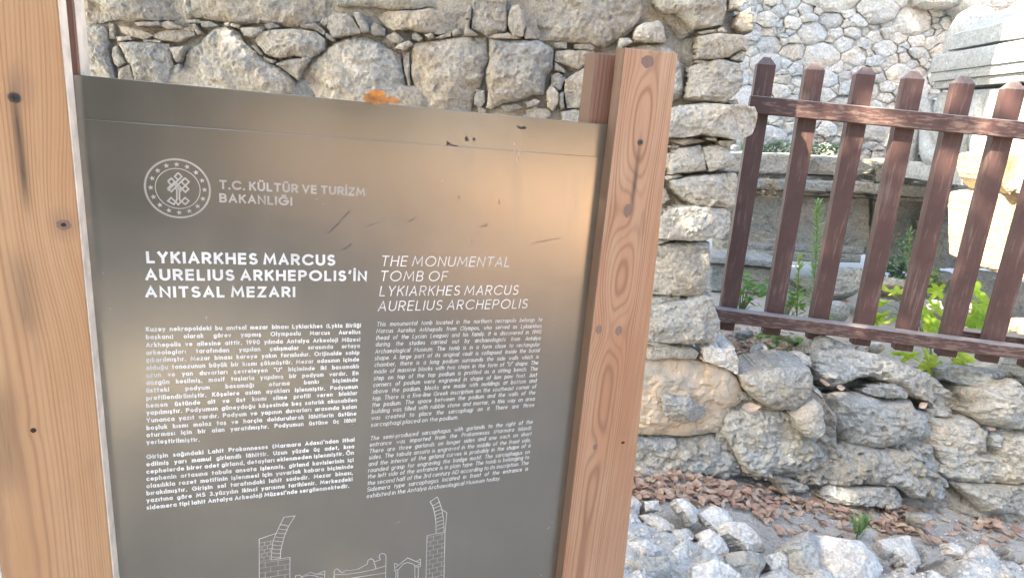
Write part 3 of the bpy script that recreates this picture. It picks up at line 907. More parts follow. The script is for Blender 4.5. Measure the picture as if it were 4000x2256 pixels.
# ---------------------------------------------------------------- loose stones in the chamber and on the ledge
def rock(poly, Y, label, mat='cut', n=(0, -.85, .5), **kw):
    kw.setdefault('thick', .12); kw.setdefault('rnd', .04); kw.setdefault('bulge', .03); kw.setdefault('rough', .01); kw.setdefault('facets', 4)
    o = stone_px(poly, Y, None, M[mat], name='rock', n=n, **kw)
    return tag(o, label, 'rock')
rock(cH(715,868,880,868,960,900,940,1000,870,1045,700,1055), 4.6, 'dark fallen boulder behind the third fence picket, below the podium ledge', thick=.3)
rock(cH(680,1098,760,1080,845,1110,835,1205,760,1210,675,1165), 4.3, 'flat grey stone behind the fourth picket just above the bottom rail', thick=.2)
rock(cH(1000,925,1160,950,1300,985,1280,1050,1100,1010,1000,990), 4.5, 'long grey slab lying behind the fig leaves left of the fifth picket', thick=.2)
rock(cH(1300,870,1490,905,1600,980,1560,1030,1330,985), 4.7, 'pale sloping slab under the broken podium panel', thick=.25)
rock(cH(1250,1065,1420,1078,1440,1145,1300,1160,1240,1110), 4.2, 'small pale stone between the fifth and sixth pickets', thick=.15)
rock(cH(1560,885,1790,895,1937,970,2080,1000,2080,1190,1700,1190,1560,1140), 4.3, 'large weathered rock at the foot of the sunlit yellow block', thick=.4, bulge=.06)
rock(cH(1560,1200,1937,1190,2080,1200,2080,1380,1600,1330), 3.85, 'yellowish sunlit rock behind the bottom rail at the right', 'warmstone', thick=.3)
rock(cE(1160,182,1200,112,1270,75,1330,130,1372,280,1250,262,1180,232), 2.98, 'dark pointed slab leaning on the ledge with a brown leaf on it', n=(-.2, -.8, .5), thick=.04, facets=2, rnd=.01)
rock(cE(1378,292,1450,225,1522,300,1480,322), 2.97, 'small dark grey triangular stone beside the pointed slab', thick=.04, rnd=.012)
rock(cE(1490,202,1570,165,1640,170,1752,240,1742,340,1560,312,1508,292), 2.96, 'smooth bluish white stone on the ledge left of the long boulder', 'chalk', thick=.12)
rock(cE(1085,240,1150,215,1230,270,1330,300,1380,330,1200,400,1090,420), 2.95, 'pale flaking stone bearing a curled yellow leaf on top of the wall', 'chalk', thick=.08)
rock(cF(600,222,700,205,742,282,680,302,640,282), 3.05, 'small white jagged stone under the fence rail by the fourth picket', 'chalk', thick=.06, rnd=.012)
rock(cD(600,1285,700,1270,730,1310,640,1325), 3.2, 'flat bluish stone on the leaf covered ledge under the second picket', 'cut', thick=.05)
rock(cG(1880,330,1980,325,1982,370,1900,395), 2.45, 'small grey block lying on the dirt right of the green weed', thick=.06, rnd=.012)

# ---------------------------------------------------------------- sarcophagus (its long side runs away from the camera)
sx = 2.95
a0 = CAM + ray(3698, 196) * ((sx - .05) / ray(3698, 196)[0])
a1 = CAM + ray(3636, 245) * ((sx - .075) / ray(3636, 245)[0])
SY, SZ = a0[1], a0[2]
sar = thing('sarcophagus', 'pale grey marble sarcophagus with gabled lid and carved garlands standing on the podium', 'sarcophagus', (sx, 4.0, 1.45))
def sbox(name, x0, x1, y0, y1, z0, z1, parent=None, mat='marble', cuts=40, rough=.004, rnd=.01):
    A3 = [(x0, y1, z0), (x0, y0, z0), (x0, y0, z1), (x0, y1, z1)]
    V, Fc = slab(A3, (-1, 0, 0), thick=x1 - x0, rnd=rnd, rough=.0015, s=.03, smk=0, jit=0, back=1.0, rscale=8)
    return mesh_obj(name, V, Fc, M[mat], sar if parent is None else parent, origin=sar.location if parent is None else None, smooth=False)
yF, yN = a1[1], 2.75
zc = SZ - .30
ch = sbox('chest', sx, sx + 1.1, yN, yF - .05, 1.50, zc + .02)
sbox('moulding', sx - .075, sx + 1.15, yN - .03, yF, zc + .155, zc + .275)
sbox('moulding', sx - .060, sx + 1.12, yN - .02, yF - .008, zc + .095, zc + .152)
sbox('moulding', sx - .035, sx + 1.10, yN - .01, yF - .02, zc + .045, zc + .092)
sbox('plinth', sx - .05, sx + 1.15, yN - .03, yF + .02, 1.37, 1.495)
# lid: thick eave and sloping roof
lidY1 = SY
prof = [(sx - .05, SZ), (sx - .05, SZ + .10), (sx + .52, SZ + .44), (sx + 1.10, SZ + .10), (sx + 1.10, SZ)]
m_ = MB()
ny_ = 30
V = []
for j in range(ny_ + 1):
    y = lidY1 + (yN - .05 - lidY1) * j / ny_
    for k, (x, z) in enumerate(prof):
        V.append((x + .004 * _hash(j, k, 1) - sx, y - 4.0, z + .004 * _hash(j, k, 2) - 1.45))
Fc = []
for j in range(ny_):
    for k in range(5):
        Fc.append((j * 5 + k, (j + 1) * 5 + k, (j + 1) * 5 + (k + 1) % 5, j * 5 + (k + 1) % 5))
Fc.append((0, 1, 2, 3, 4)); Fc.append(tuple(ny_ * 5 + k for k in (4, 3, 2, 1, 0)))
lid = mesh_obj('lid', V, Fc, M['marble'], sar, smooth=False)
def knob(y, x, z, r):
    V, Fc = [], []
    nu, nv = 18, 10
    for i in range(nv + 1):
        t = math.pi / 2 * i / nv
        for k in range(nu):
            p = 2 * math.pi * k / nu
            rr = math.cos(t * .97)
            q = np.array([rr * math.cos(p) * r[0], rr * math.sin(p) * r[1], math.sin(t) * r[2]])
            q *= 1 + .05 * _hash(i, k, 4)
            V.append((x + q[0] - sx, y + q[1] - 4.0, z + q[2] - 1.45))
    base = len(V)
    for k in range(nu):
        p = 2 * math.pi * k / nu
        V.append((x + math.cos(p) * r[0] * .95 - sx, y + math.sin(p) * r[1] * .95 - 4.0, SZ - .02 - 1.45))
    for i in range(nv):
        for k in range(nu):
            Fc.append((i * nu + k, i * nu + (k + 1) % nu, (i + 1) * nu + (k + 1) % nu, (i + 1) * nu + k))
    for k in range(nu):
        Fc.append((base + k, base + (k + 1) % nu, (k + 1) % nu, k))
    o = mesh_obj('corner_acroterion', V, Fc, M['marble'], lid)
    return o
knob(lidY1 + .03, sx + .12, SZ + .10, (.16, .15, .20))
def relief(name, pts, rad, seg=10):
    mb = MB()
    mb.tube([(p[0] - sx, p[1] - 4.0, p[2] - 1.45) for p in pts], rad, seg)
    return mb.build(name, M['marble'], sar)
zt = zc - .02
for k, yc in enumerate([4.62, 4.02, 3.42]):
    if k == 0: yc = 4.55
    pts = []
    for i in range(17):
        t = -1 + 2 * i / 16
        pts.append((sx + .0, yc + t * .27, zt - .02 - .40 * (1 - t * t) ** .8))
    relief('garland', pts, [.03 + .045 * (1 - abs(-1 + 2 * i / 16) ** 2) for i in range(17)], 12)
    relief('boss', [(sx + .03, yc, zt - .17), (sx - .03, yc, zt - .17), (sx - .055, yc, zt - .17)], [.085, .075, .04], 16)
for yc in (4.85, 4.28, 3.72, 3.14):
    relief('ribbon', [(sx + .01, yc, zt), (sx - .015, yc + .01, zt - .25), (sx, yc - .02, zt - .52)], [.05, .035, .03], 10)
relief('horn', [(sx + .02, 4.92, zt - .02), (sx - .06, 4.90, zt - .08), (sx - .02, 4.80, zt - .16)], [.05, .06, .03], 10)
# big blocks carrying it and standing behind it
blk(cH(1220,60,1500,50,1700,60,1700,150,1500,158,1290,155,1200,120), 5.05, 'cut', rnd=.03)
blk(cH(1500,30,1700,30,2000,60,2000,160,1880,172,1705,150), 4.9, 'cut', rnd=.03)
blk(cH(1260,0,1420,-60,1700,-60,2000,-60,2000,60,1700,50,1500,40,1230,52), 5.0, 'cut', rnd=.04)
def farblock(poly, Y, mat='far', **kw):
    kw.setdefault('thick', .3)
    return stone_px(poly, Y, far, M[mat], name='stone', rnd=.05, bulge=.05, rough=.015, facets=3, **kw)
farblock(cU(2030,-60,2300,-60,2260,60,2130,200,2080,150,2040,60), 5.75)
farblock(cU(2310,-60,2640,-60,2640,120,2400,260,2150,230,2270,70), 5.8)
farblock(cU(1650,-60,2010,-60,2020,40,1960,60,1720,50,1650,20), 5.85)
# ---------------------------------------------------------------- the information sign
YAW = math.radians(20.67)
SU = np.array([math.cos(YAW), math.sin(YAW), 0])
SNrm = np.array([math.sin(YAW), -math.cos(YAW), 0])      # towards the camera
SP = onY(2370, 482, 1.15); SP[2] = 0
sign = thing('information_sign', 'large brown metal information panel with white lettering held between timber posts', 'information sign', (SP[0], SP[1], 0), YAW)
def S(px, py, w=0.0):
    """image point -> (u, z) on the sign's plane pushed w away from the camera"""
    P = SP - SNrm * w
    h = hit(px, py, P, SNrm)
    return float((h - SP) @ SU), float(h[2])

def prism(name, poly, y0, y1, mat, parent, bev=.0015):
    """board: outline poly in (x, z), front at y0 (nearer the camera), back at y1"""
    P = [Vector((p[0], p[1])) for p in poly]
    ar = sum(P[i].x * P[(i + 1) % len(P)].y - P[(i + 1) % len(P)].x * P[i].y for i in range(len(P)))
    if ar < 0: P = P[::-1]
    n = len(P)
    ins = []
    for i in range(n):
        e1 = (P[i] - P[i - 1]).normalized(); e2 = (P[(i + 1) % n] - P[i]).normalized()
        n1 = Vector((-e1.y, e1.x)); n2 = Vector((-e2.y, e2.x))
        b = (n1 + n2); b = b / max(.3, b.length_squared) * 2
        ins.append(P[i] + b * bev)
    V = [(q.x, y0, q.y) for q in ins] + [(q.x, y0 + bev, q.y) for q in P] + [(q.x, y1 - bev, q.y) for q in P] + [(q.x, y1, q.y) for q in ins]
    Fc = [tuple(range(n))]
    for L in range(3):
        for i in range(n):
            j = (i + 1) % n
            Fc.append((L * n + j, L * n + i, (L + 1) * n + i, (L + 1) * n + j))
    Fc.append(tuple(3 * n + i for i in range(n))[::-1])
    return mesh_obj(name, V, Fc, mat, parent, smooth=False)

def Sx(px, py, w): return S(px, py, w)[0]
TH = .031
# boards
rl_top, rr_top = S(2440, 186, -TH), S(2648, 208, -TH)
rl_bot, rr_bot = S(2194, 2256, -TH), S(2436, 2256, -TH)
def ext(a, b, z):
    t = (z - b[1]) / (a[1] - b[1])
    return (b[0] + (a[0] - b[0]) * t, z)
kR = [S(2529, 240, -TH), S(2452, 821, -TH), S(2339, 1285, -TH), S(2416, 1290, -TH), S(2325, 1744, -TH)]
sR = S(2501, 556, -TH)
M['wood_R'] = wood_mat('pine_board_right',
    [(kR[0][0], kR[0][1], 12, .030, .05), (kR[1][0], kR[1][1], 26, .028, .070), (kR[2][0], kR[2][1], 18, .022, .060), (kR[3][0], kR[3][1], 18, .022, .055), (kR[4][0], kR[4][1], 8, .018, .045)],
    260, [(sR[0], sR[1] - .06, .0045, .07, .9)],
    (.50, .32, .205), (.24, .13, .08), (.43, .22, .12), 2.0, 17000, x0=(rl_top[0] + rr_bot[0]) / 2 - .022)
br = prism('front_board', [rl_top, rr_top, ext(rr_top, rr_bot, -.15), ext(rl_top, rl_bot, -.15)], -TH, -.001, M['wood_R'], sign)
lt0 = Sx(240, 0, -.001); lb0 = S(460, 2256, -.001)
LX = S(280, 297, 0)[0]
kL = [S(248, 877, -TH), S(130, 1679, -TH), S(-60, 1150, -TH)]
sL = S(56, 382, -TH)
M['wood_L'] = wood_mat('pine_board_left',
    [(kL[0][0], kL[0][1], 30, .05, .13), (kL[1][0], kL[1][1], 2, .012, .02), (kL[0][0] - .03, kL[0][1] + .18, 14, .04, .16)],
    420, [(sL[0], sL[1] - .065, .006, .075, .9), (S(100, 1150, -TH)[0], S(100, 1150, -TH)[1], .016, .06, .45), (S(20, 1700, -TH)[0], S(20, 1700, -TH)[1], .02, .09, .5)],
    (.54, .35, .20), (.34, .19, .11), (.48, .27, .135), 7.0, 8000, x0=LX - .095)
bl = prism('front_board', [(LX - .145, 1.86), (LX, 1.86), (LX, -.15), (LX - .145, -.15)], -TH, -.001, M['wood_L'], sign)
# pale edge strips of the left boards: side light put into the colour
prism('lit_edge', [(LX + .0003, 1.858), (LX + .0018, 1.858), (LX + .0018, -.15), (LX + .0003, -.15)], -TH + .001, -.0015, M['pale_tan'], bl, .0002)
M['wood_B'] = wood_mat('pine_board_back', [], 800, [], (.30, .165, .115), (.16, .085, .06), (.24, .12, .08), 4.0)
bx0, bx1 = LX - .12, S(286, 0, .012)[0]
bb = prism('back_board', [(bx0, 1.86), (bx1, 1.86), (bx1, -.15), (bx0, -.15)], .012, .055, M['wood_B'], sign)
bb['label'] = 'darker timber board behind the panel'
prism('lit_edge', [(bx1 + .0003, 1.858), (bx1 + .0018, 1.858), (bx1 + .0018, -.15), (bx1 + .0003, -.15)], .013, .0545, M['pale_tan'], bb, .0002)
q0, q1 = S(2328, 206, .012), S(2302, 473, .012)
b2 = prism('back_board', [(q0[0], q0[1]), (q0[0] + .125, q0[1] + .004), (q1[0] + .128, -.15), (q1[0] - .004, -.15)], .012, .055, M['wood_B'], sign)
b2['label'] = 'darker timber board behind the panel'
prism('spacer', [(LX - .06, 1.85), (LX - .10, 1.85), (LX - .10, -.1), (LX - .06, -.1)], .0, .012, M['wood_B'], sign, .0005)
prism('spacer', [(.07, 1.60), (.10, 1.60), (.11, -.1), (.08, -.1)], .0055, .0115, M['wood_B'], sign, .0005)

def screw(u, z, r, parent, y):
    mb = MB()
    V, Fc = [], []
    n = 20
    for rr, yy in ((r * 1.15, 0), (r * 1.15, .0018), (r, .0022), (r * .95, -.0006), (r * .3, -.0012)):
        for k in range(n):
            a = 2 * math.pi * k / n
            V.append((u + rr * math.cos(a), y + yy, z + rr * math.sin(a)))
    for L in range(4):
        for k in range(n):
            Fc.append((L * n + k, L * n + (k + 1) % n, (L + 1) * n + (k + 1) % n, (L + 1) * n + k))
    Fc.append(tuple(4 * n + k for k in range(n)))
    o = mesh_obj('screw', V, Fc, M['screw'], parent, smooth=False)
    cr = MB(); t = r * .16
    cr.box(u - r * .55, u + r * .55, y - .0017, y - .0011, z - t, z + t)
    cr.box(u - t, u + t, y - .00175, y - .0011, z - r * .55, z + r * .55)
    cr.build('slot', M['hole'], o, smooth=False)
screw(sR[0], sR[1], .0052, br, -TH - .0006)
screw(sL[0], sL[1], .0062, bl, -TH - .0006)
def disc(u, z, rx, rz, y, mat, parent, name):
    n = 18
    V = [(u + rx * math.cos(2 * math.pi * k / n) * (1 + .12 * _hash(k, 3, 5)), y, z + rz * math.sin(2 * math.pi * k / n) * (1 + .12 * _hash(k, 3, 5))) for k in range(n)]
    V += [(v[0], y + .0012, v[2]) for v in V]
    Fc = [tuple(range(n))] + [((k + 1) % n, k, n + k, n + (k + 1) % n) for k in range(n)]
    return mesh_obj(name, V, Fc, mat, parent, smooth=False)
h = S(2433, 1727, -TH); disc(h[0], h[1], .0042, .0028, -TH - .0004, M['hole'], br, 'nail_hole')
disc(kL[1][0], kL[1][1], .0035, .004, -TH - .0004, M['hole'], bl, 'knot')
M['knot'] = wood_mat('knot_wood', [], 2500, [], (.27, .175, .135), (.15, .10, .08), (.22, .14, .105), 1.0)
disc(kL[0][0], kL[0][1], .0085, .0075, -TH - .0004, M['knot'], bl, 'knot'); disc(kL[0][0], kL[0][1], .0030, .0028, -TH - .0008, M['hole'], bl, 'knot')
for i, (rx, rz) in enumerate([(.0120, .0105), (.0085, .0125), (.0060, .009), (.0068, .0100), (.0048, .0065)]):
    disc(kR[i][0], kR[i][1], rx, rz, -TH - .0004, M['knot'], br, 'knot')

# panel: full backing sheet, lower sheet 2.5 mm proud
pt1 = S(280, 297, 0); pt2 = S(2370, 482, 0)
l1 = S(292, 452, -.0025); l2 = S(2350, 622, -.0025)
zt_ = (pt1[1] + pt2[1]) / 2; zl_ = (l1[1] + l2[1]) / 2
pr = .05
panel = prism('panel', [(LX - .05, zt_), (pr, zt_), (pr, .22), (LX - .05, .22)], .0, .005, M['panel'], sign, .0006)
face = prism('face_sheet', [(LX - .05, zl_), (pr, zl_), (pr, .225), (LX - .05, .225)], -.0025, -.0002, M['panel'], panel, .0005)

# ---- lettering: a geometric sans drawn as strokes
def G(s):
    out = []
    for part in s.split(';'):
        t = part.split()
        if not t: continue
        v = [float(q) for q in t[1:]]
        if t[0] == 'L': out.append([(v[i], v[i + 1]) for i in range(0, len(v), 2)])
        elif t[0] == 'A':
            cx, cy, rx, ry, a, b = v
            n = max(4, int(abs(b - a) / 18))
            out.append([(cx + rx * math.cos(math.radians(a + (b - a) * i / n)), cy + ry * math.sin(math.radians(a + (b - a) * i / n))) for i in range(n + 1)])
        elif t[0] == 'D': out.append([(v[0], v[1])])
    return out
GL = {
'A': (70, 'L 0 0 35 100 70 0;L 12 32 58 32'), 'B': (58, 'L 34 0 0 0 0 100 30 100;A 30 76 24 24 90 -90;L 0 52 34 52;A 34 26 24 26 90 -90'),
'C': (84, 'A 48 50 48 50 42 318'), 'D': (78, 'L 30 0 0 0 0 100 30 100;A 30 50 48 50 90 -90'), 'E': (50, 'L 50 100 0 100 0 0 50 0;L 0 52 46 52'),
'F': (48, 'L 48 100 0 100 0 0;L 0 50 42 50'), 'G': (94, 'A 48 50 48 50 42 360;L 96 50 52 50'), 'H': (64, 'L 0 0 0 100;L 64 0 64 100;L 0 52 64 52'),
'I': (0, 'L 0 0 0 100'), 'J': (34, 'L 34 100 34 18;A 17 18 17 18 0 -170'), 'K': (56, 'L 0 0 0 100;L 54 100 0 42;L 20 62 57 0'), 'L': (46, 'L 0 100 0 0 46 0'),
'M': (92, 'L 0 0 10 100 46 22 82 100 92 0'), 'N': (66, 'L 0 0 0 100 66 0 66 100'), 'O': (98, 'A 49 50 49 50 0 360'), 'P': (56, 'L 0 0 0 100 30 100;A 30 73 26 27 90 -90;L 30 46 0 46'),
'R': (58, 'L 0 0 0 100 30 100;A 30 73 26 27 90 -90;L 30 46 0 46;L 28 46 58 0'), 'S': (54, 'A 27 75 24 25 40 270;A 27 25 27 25 90 -145'),
'T': (60, 'L 0 100 60 100;L 30 100 30 0'), 'U': (64, 'L 0 100 0 32;A 32 32 32 32 180 360;L 64 32 64 100'), 'V': (66, 'L 0 100 33 0 66 100'),
'Y': (62, 'L 0 100 31 46 62 100;L 31 46 31 0'), 'Z': (58, 'L 2 100 56 100 0 0 58 0'), 'W': (100, 'L 0 100 25 0 50 90 75 0 100 100'),
'a': (52, 'A 26 34 26 34 0 360;L 52 68 52 0'), 'b': (52, 'L 0 105 0 0;A 26 34 26 34 0 360'), 'c': (46, 'A 27 34 27 34 48 312'), 'd': (52, 'A 26 34 26 34 0 360;L 52 105 52 0'),
'e': (54, 'L 1 34 54 34;A 27 34 27 34 0 315'), 'f': (28, 'L 10 0 10 84;A 25 84 15 21 180 85;L 0 64 27 64'), 'g': (52, 'A 26 34 26 34 0 360;L 52 68 52 -4;A 27 -4 25 25 0 -150'),
'h': (46, 'L 0 0 0 105;A 23 42 23 26 180 0;L 46 42 46 0'), 'i': (0, 'L 0 0 0 68;D 0 96'), 'ı': (0, 'L 0 0 0 68'), 'j': (3, 'L 3 68 3 -12;A -6 -12 9 16 0 -90;D 3 96'),
'k': (42, 'L 0 0 0 105;L 39 68 0 30;L 14 43 43 0'), 'l': (0, 'L 0 0 0 105'), 'm': (76, 'L 0 0 0 68;A 19 45 19 23 180 0;L 38 45 38 0;A 57 45 19 23 180 0;L 76 45 76 0'),
'n': (46, 'L 0 0 0 68;A 23 42 23 26 180 0;L 46 42 46 0'), 'o': (54, 'A 27 34 27 34 0 360'), 'p': (52, 'L 0 68 0 -30;A 26 34 26 34 0 360'), 'q': (52, 'L 52 68 52 -30;A 26 34 26 34 0 360'),
'r': (26, 'L 0 0 0 68;A 22 42 22 26 180 82'), 's': (36, 'A 18 51 16 17 45 270;A 18 17 18 17 90 -145'), 't': (28, 'L 13 94 13 0;L 0 64 28 64'),
'u': (46, 'L 0 68 0 26;A 23 26 23 26 180 360;L 46 68 46 0'), 'v': (44, 'L 0 68 22 0 44 68'), 'w': (72, 'L 0 68 18 0 36 60 54 0 72 68'), 'x': (42, 'L 0 68 42 0;L 42 68 0 0'),
'y': (46, 'L 0 68 23 2;L 46 68 12 -29'), 'z': (40, 'L 1 68 38 68 0 0 40 0'), '1': (20, 'L 0 80 18 100 18 0'), '9': (54, 'A 27 67 27 33 0 360;L 51 55 24 0'),
'0': (60, 'A 30 50 30 50 0 360'), '3': (50, 'A 24 74 22 26 145 -90;A 24 25 26 25 90 -145'), '.': (0, 'D 0 0'), ',': (4, 'L 3 4 -3 -16'), '(': (16, 'A 36 42 34 66 128 232'),
')': (16, 'A -20 42 34 66 52 -52'), '’': (6, 'L 5 106 0 84'), '“': (20, 'L 0 84 6 104;L 14 84 20 104'), '”': (20, 'L 6 104 0 84;L 20 104 14 84'), '-': (26, 'L 0 36 26 36')}
def comp(base, extra): w_, s_ = GL[base]; return (w_, s_ + ';' + extra)
GL['İ'] = comp('I', 'D 0 130'); GL['Ü'] = comp('U', 'D 18 128;D 46 128'); GL['Ö'] = comp('O', 'D 34 128;D 64 128')
GL['Ğ'] = comp('G', 'A 50 132 17 14 180 360'); GL['ğ'] = comp('g', 'A 26 98 13 12 180 360'); GL['ü'] = comp('u', 'D 11 95;D 35 95'); GL['ö'] = comp('o', 'D 15 95;D 39 95')
GL['ş'] = comp('s', 'L 18 0 20 -10 13 -24'); GL['ç'] = comp('c', 'L 28 0 30 -10 22 -24'); GL['Ş'] = comp('S', 'L 27 0 29 -10 20 -26'); GL['â'] = comp('a', 'L 12 86 26 100 40 86')
GC = {k: (v[0], G(v[1])) for k, v in GL.items()}

class Ink:
    def __init__(s, y): s.mb = MB(); s.y = y; s.k = 0
    def ribbon(s, pts, w, cap=True, closed=False):
        """flat stroke of width w along pts (u, z)"""
        s.k += 1
        y = s.y - (s.k % 7) * .00003
        P = [Vector(p) for p in pts]
        Q = [P[0]]
        for p in P[1:]:
            if (p - Q[-1]).length > 1e-6: Q.append(p)
        P = Q
        h = w / 2
        if len(P) == 1:
            c = P[0]; r = h * 1.18
            s.mb.add([(c.x + r * math.cos(a * math.pi / 5), y, c.y + r * math.sin(a * math.pi / 5)) for a in range(10)], [tuple(range(10))]); return
        n = len(P)
        V = []
        for i in range(n):
            if closed:
                d1 = (P[i] - P[i - 1]).normalized(); d2 = (P[(i + 1) % n] - P[i]).normalized()
            else:
                d1 = (P[i] - P[i - 1]).normalized() if i else (P[1] - P[0]).normalized()
                d2 = (P[i + 1] - P[i]).normalized() if i < n - 1 else d1
            n1 = Vector((-d1.y, d1.x)); n2 = Vector((-d2.y, d2.x))
            b = n1 + n2
            L = b.length
            if L < .35: b = n1; sc = 1
            else: b = b / L; sc = min(1 / max(.3, b.dot(n1)), 1.9)
            p = P[i]
            V += [(p.x + b.x * h * sc, y, p.y + b.y * h * sc), (p.x - b.x * h * sc, y, p.y - b.y * h * sc)]
        Fc = [(2 * i, 2 * i + 1, 2 * i + 3, 2 * i + 2) for i in range(n - 1)]
        if closed: Fc.append((2 * n - 2, 2 * n - 1, 1, 0))
        s.mb.add(V, Fc)
    def text(s, txt, pl, pr, cap, weight, slant=0.0, sp=13, just=True, w=-.0033):
        """txt along the baseline between two image points; cap = capital height in image pixels at the left"""
        a = Vector(S(*pl, w)); b = Vector(S(*pr, w))
        ca = (Vector(S(pl[0], pl[1] - cap, w)) - a).length
        ex = (b - a).normalized(); ey = Vector((0, 1))
        wt = weight * ca
        u = ca * (1 - weight) / 100.0
        adv, n_sp = 0.0, txt.count(' ')
        sp_ = sp * u + wt
        tot = 0.0
        for c in txt:
            if c != ' ': tot += GC[c][0] * u + sp_
        tot -= sp_
        width = (b - a).length
        space = 30 * u
        if just is True:
            k = width / (tot + n_sp * space); spw = space * k
        else:
            k = just
            spw = (width - tot * k) / n_sp
            if spw < space * .55: k = width / (tot + n_sp * space * .55); spw = space * k * .55
        x = wt / 2
        for c in txt:
            if c == ' ': x += spw; continue
            gw, strokes = GC[c]
            for st in strokes:
                pts = []
                for (gx, gy) in st:
                    yy = wt / 2 + gy * u
                    xx = x + gx * u * k + slant * yy
                    p = a + ex * xx + ey * yy
                    pts.append((p.x, p.y))
                closed = len(pts) > 3 and (Vector(pts[0]) - Vector(pts[-1])).length < 1e-5
                if len(pts) == 2:
                    A0, B0 = Vector(pts[0]), Vector(pts[1]); dd = (B0 - A0).normalized() * wt * .42
                    pts = [A0 - dd, B0 + dd]
                elif len(pts) > 2 and not closed:
                    A0, A1 = Vector(pts[0]), Vector(pts[1]); B0, B1 = Vector(pts[-1]), Vector(pts[-2])
                    pts = [A0 - (A1 - A0).normalized() * wt * .35] + pts[1:-1] + [B0 + (B0 - B1).normalized() * wt * .35]
                if closed: pts = pts[:-1]
                s.ribbon(pts, wt, closed=closed)
            x += gw * u * k + sp_ * k
    def build(s, name, mat, parent): return s.mb.build(name, mat, parent, smooth=False)

def cp(x0, y0, sc): return lambda x, y: (x0 + x / sc, y0 + y / sc)
IY = -.0028
k1 = cp(520, 580, 2.344)
ink = Ink(IY)
ink.text('T.C. KÜLTÜR VE TURİZM', k1(790, 371), k1(2108, 438), 36, .205, sp=12)
ink.text('BAKANLIĞI', k1(790, 493), k1(1440, 524), 36, .205, sp=12)
ink.build('ministry_name', M['ink_grey'], face)
ink = Ink(IY)
ink.text('LYKIARKHES MARCUS', k1(122, 1050), k1(1828, 1073), 48, .215, sp=15)
ink.text('AURELIUS ARKHEPOLIS’İN', k1(112, 1208), k1(2118, 1215), 46.5, .215, sp=15)
ink.text('ANITSAL MEZARI', k1(112, 1365), k1(1462, 1362), 45.5, .215, sp=15)
ink.build('heading_lettering', M['ink'], face)
ink = Ink(IY)
TR = ['Kuzey nekropoldeki bu anıtsal mezar binası Lykiarkhes (Lykia Birliği', 'başkanı) olarak görev yapmış Olymposlu Marcus Aurelius',
 'Arkhepolis ve ailesine aittir. 1990 yılında Antalya Arkeoloji Müzesi', 'arkeologları tarafından yapılan çalışmalar sırasında ortaya',
 'çıkarılmıştır. Mezar binası kareye yakın formludur. Orijinalde sahip', 'olduğu tonozunun büyük bir kısmı çökmüştür. Mezar odasının içinde',
 'uzun ve yan duvarları çevreleyen “U” biçiminde iki basamaklı', 'düzgün kesilmiş, masif taşlarla yapılmış bir podyum vardır. En',
 'üstteki podyum basamağı oturma bankı biçiminde', 'profillendirilmiştir. Köşelere aslan ayakları işlenmiştir. Podyumun',
 'hemen üstünde alt ve üst kısmı silme profili veren bloklar', 'yapılmıştır. Podyumun güneydoğu köşesinde beş satırlık okunabilen',
 'Yunanca yazıt vardır. Podyum ve yapının duvarları arasında kalan', 'boşluk kısmı moloz taş ve harçla doldurularak lâhitlerin üstüne',
 'oturması için bir alan yaratılmıştır. Podyumun üstüne üç lâhit', 'yerleştirilmiştir.']
KTR, KEN = 1.02, .88
yl = [1295, 1325, 1356, 1386, 1415, 1445, 1474, 1503, 1533, 1563, 1592, 1620, 1650, 1679, 1707, 1735]
yr = [1278, 1304, 1333, 1358, 1384, 1411, 1438, 1464, 1490, 1517, 1542, 1569, 1595, 1622, 1648, 1674]
for i, t in enumerate(TR):
    xr = 1406 - (1406 - 1387) * i / 14.0
    pr_ = (xr, yr[i])
    if i == 15: pr_ = (775, 1724)
    ink.text(t, (570 + i * .15, yl[i]), pr_, 18.6 - i * .05, .215, just=True if i == 15 else KTR)
TR2 = ['Girişin sağındaki Lahit Prokonnesos (Marmara Adası)’ndan ithal', 'edilmiş yarı mamul girlandlı lâhittir. Uzun yüzde üç adet, kısa',
 'cephelerde birer adet girland, detayları eklenmeden işlenmiştir. Ön', 'cephenin ortasına tabula ansata işlenmiş, girland kavislerinin içi',
 'olasılıkla rozet motifinin işlenmesi için yuvarlak kabara biçiminde', 'bırakılmıştır. Girişin sol tarafındaki lahit sadedir. Mezar binası,',
 'yazıtına göre MS 3.yüzyılın ikinci yarısına tarihlenir. Merkezdeki', 'sidemera tipi lahit Antalya Arkeoloji Müzesi’nde sergilenmektedir.']
yl = [1792, 1821, 1850, 1878, 1906, 1934, 1962, 1990]
yr = [1724, 1750, 1775, 1803, 1828, 1853, 1878, 1904]
for i, t in enumerate(TR2):
    ink.text(t, (571.5 + i * .1, yl[i]), ((1381 - i * 1.3) if i < 7 else 1360, yr[i]), 17.9 - i * .06, .215, just=KTR)
ink.build('turkish_text', M['ink'], face)
ink = Ink(IY)
k4 = cp(1400, 970, 2.169)
for t, a, b, c in [('THE MONUMENTAL', (187, 151), (1270, 156), 90), ('TOMB OF', (180, 278), (740, 278), 89), ('LYKIARKHES MARCUS', (176, 405), (1342, 392), 88), ('AURELIUS ARCHEPOLIS', (163, 532), (1420, 507), 87)]:
    ink.text(t, k4(*a), k4(*b), c / 2.169, .095, slant=.14, sp=22)
ink.build('english_heading', M['ink'], face)
ink = Ink(IY)
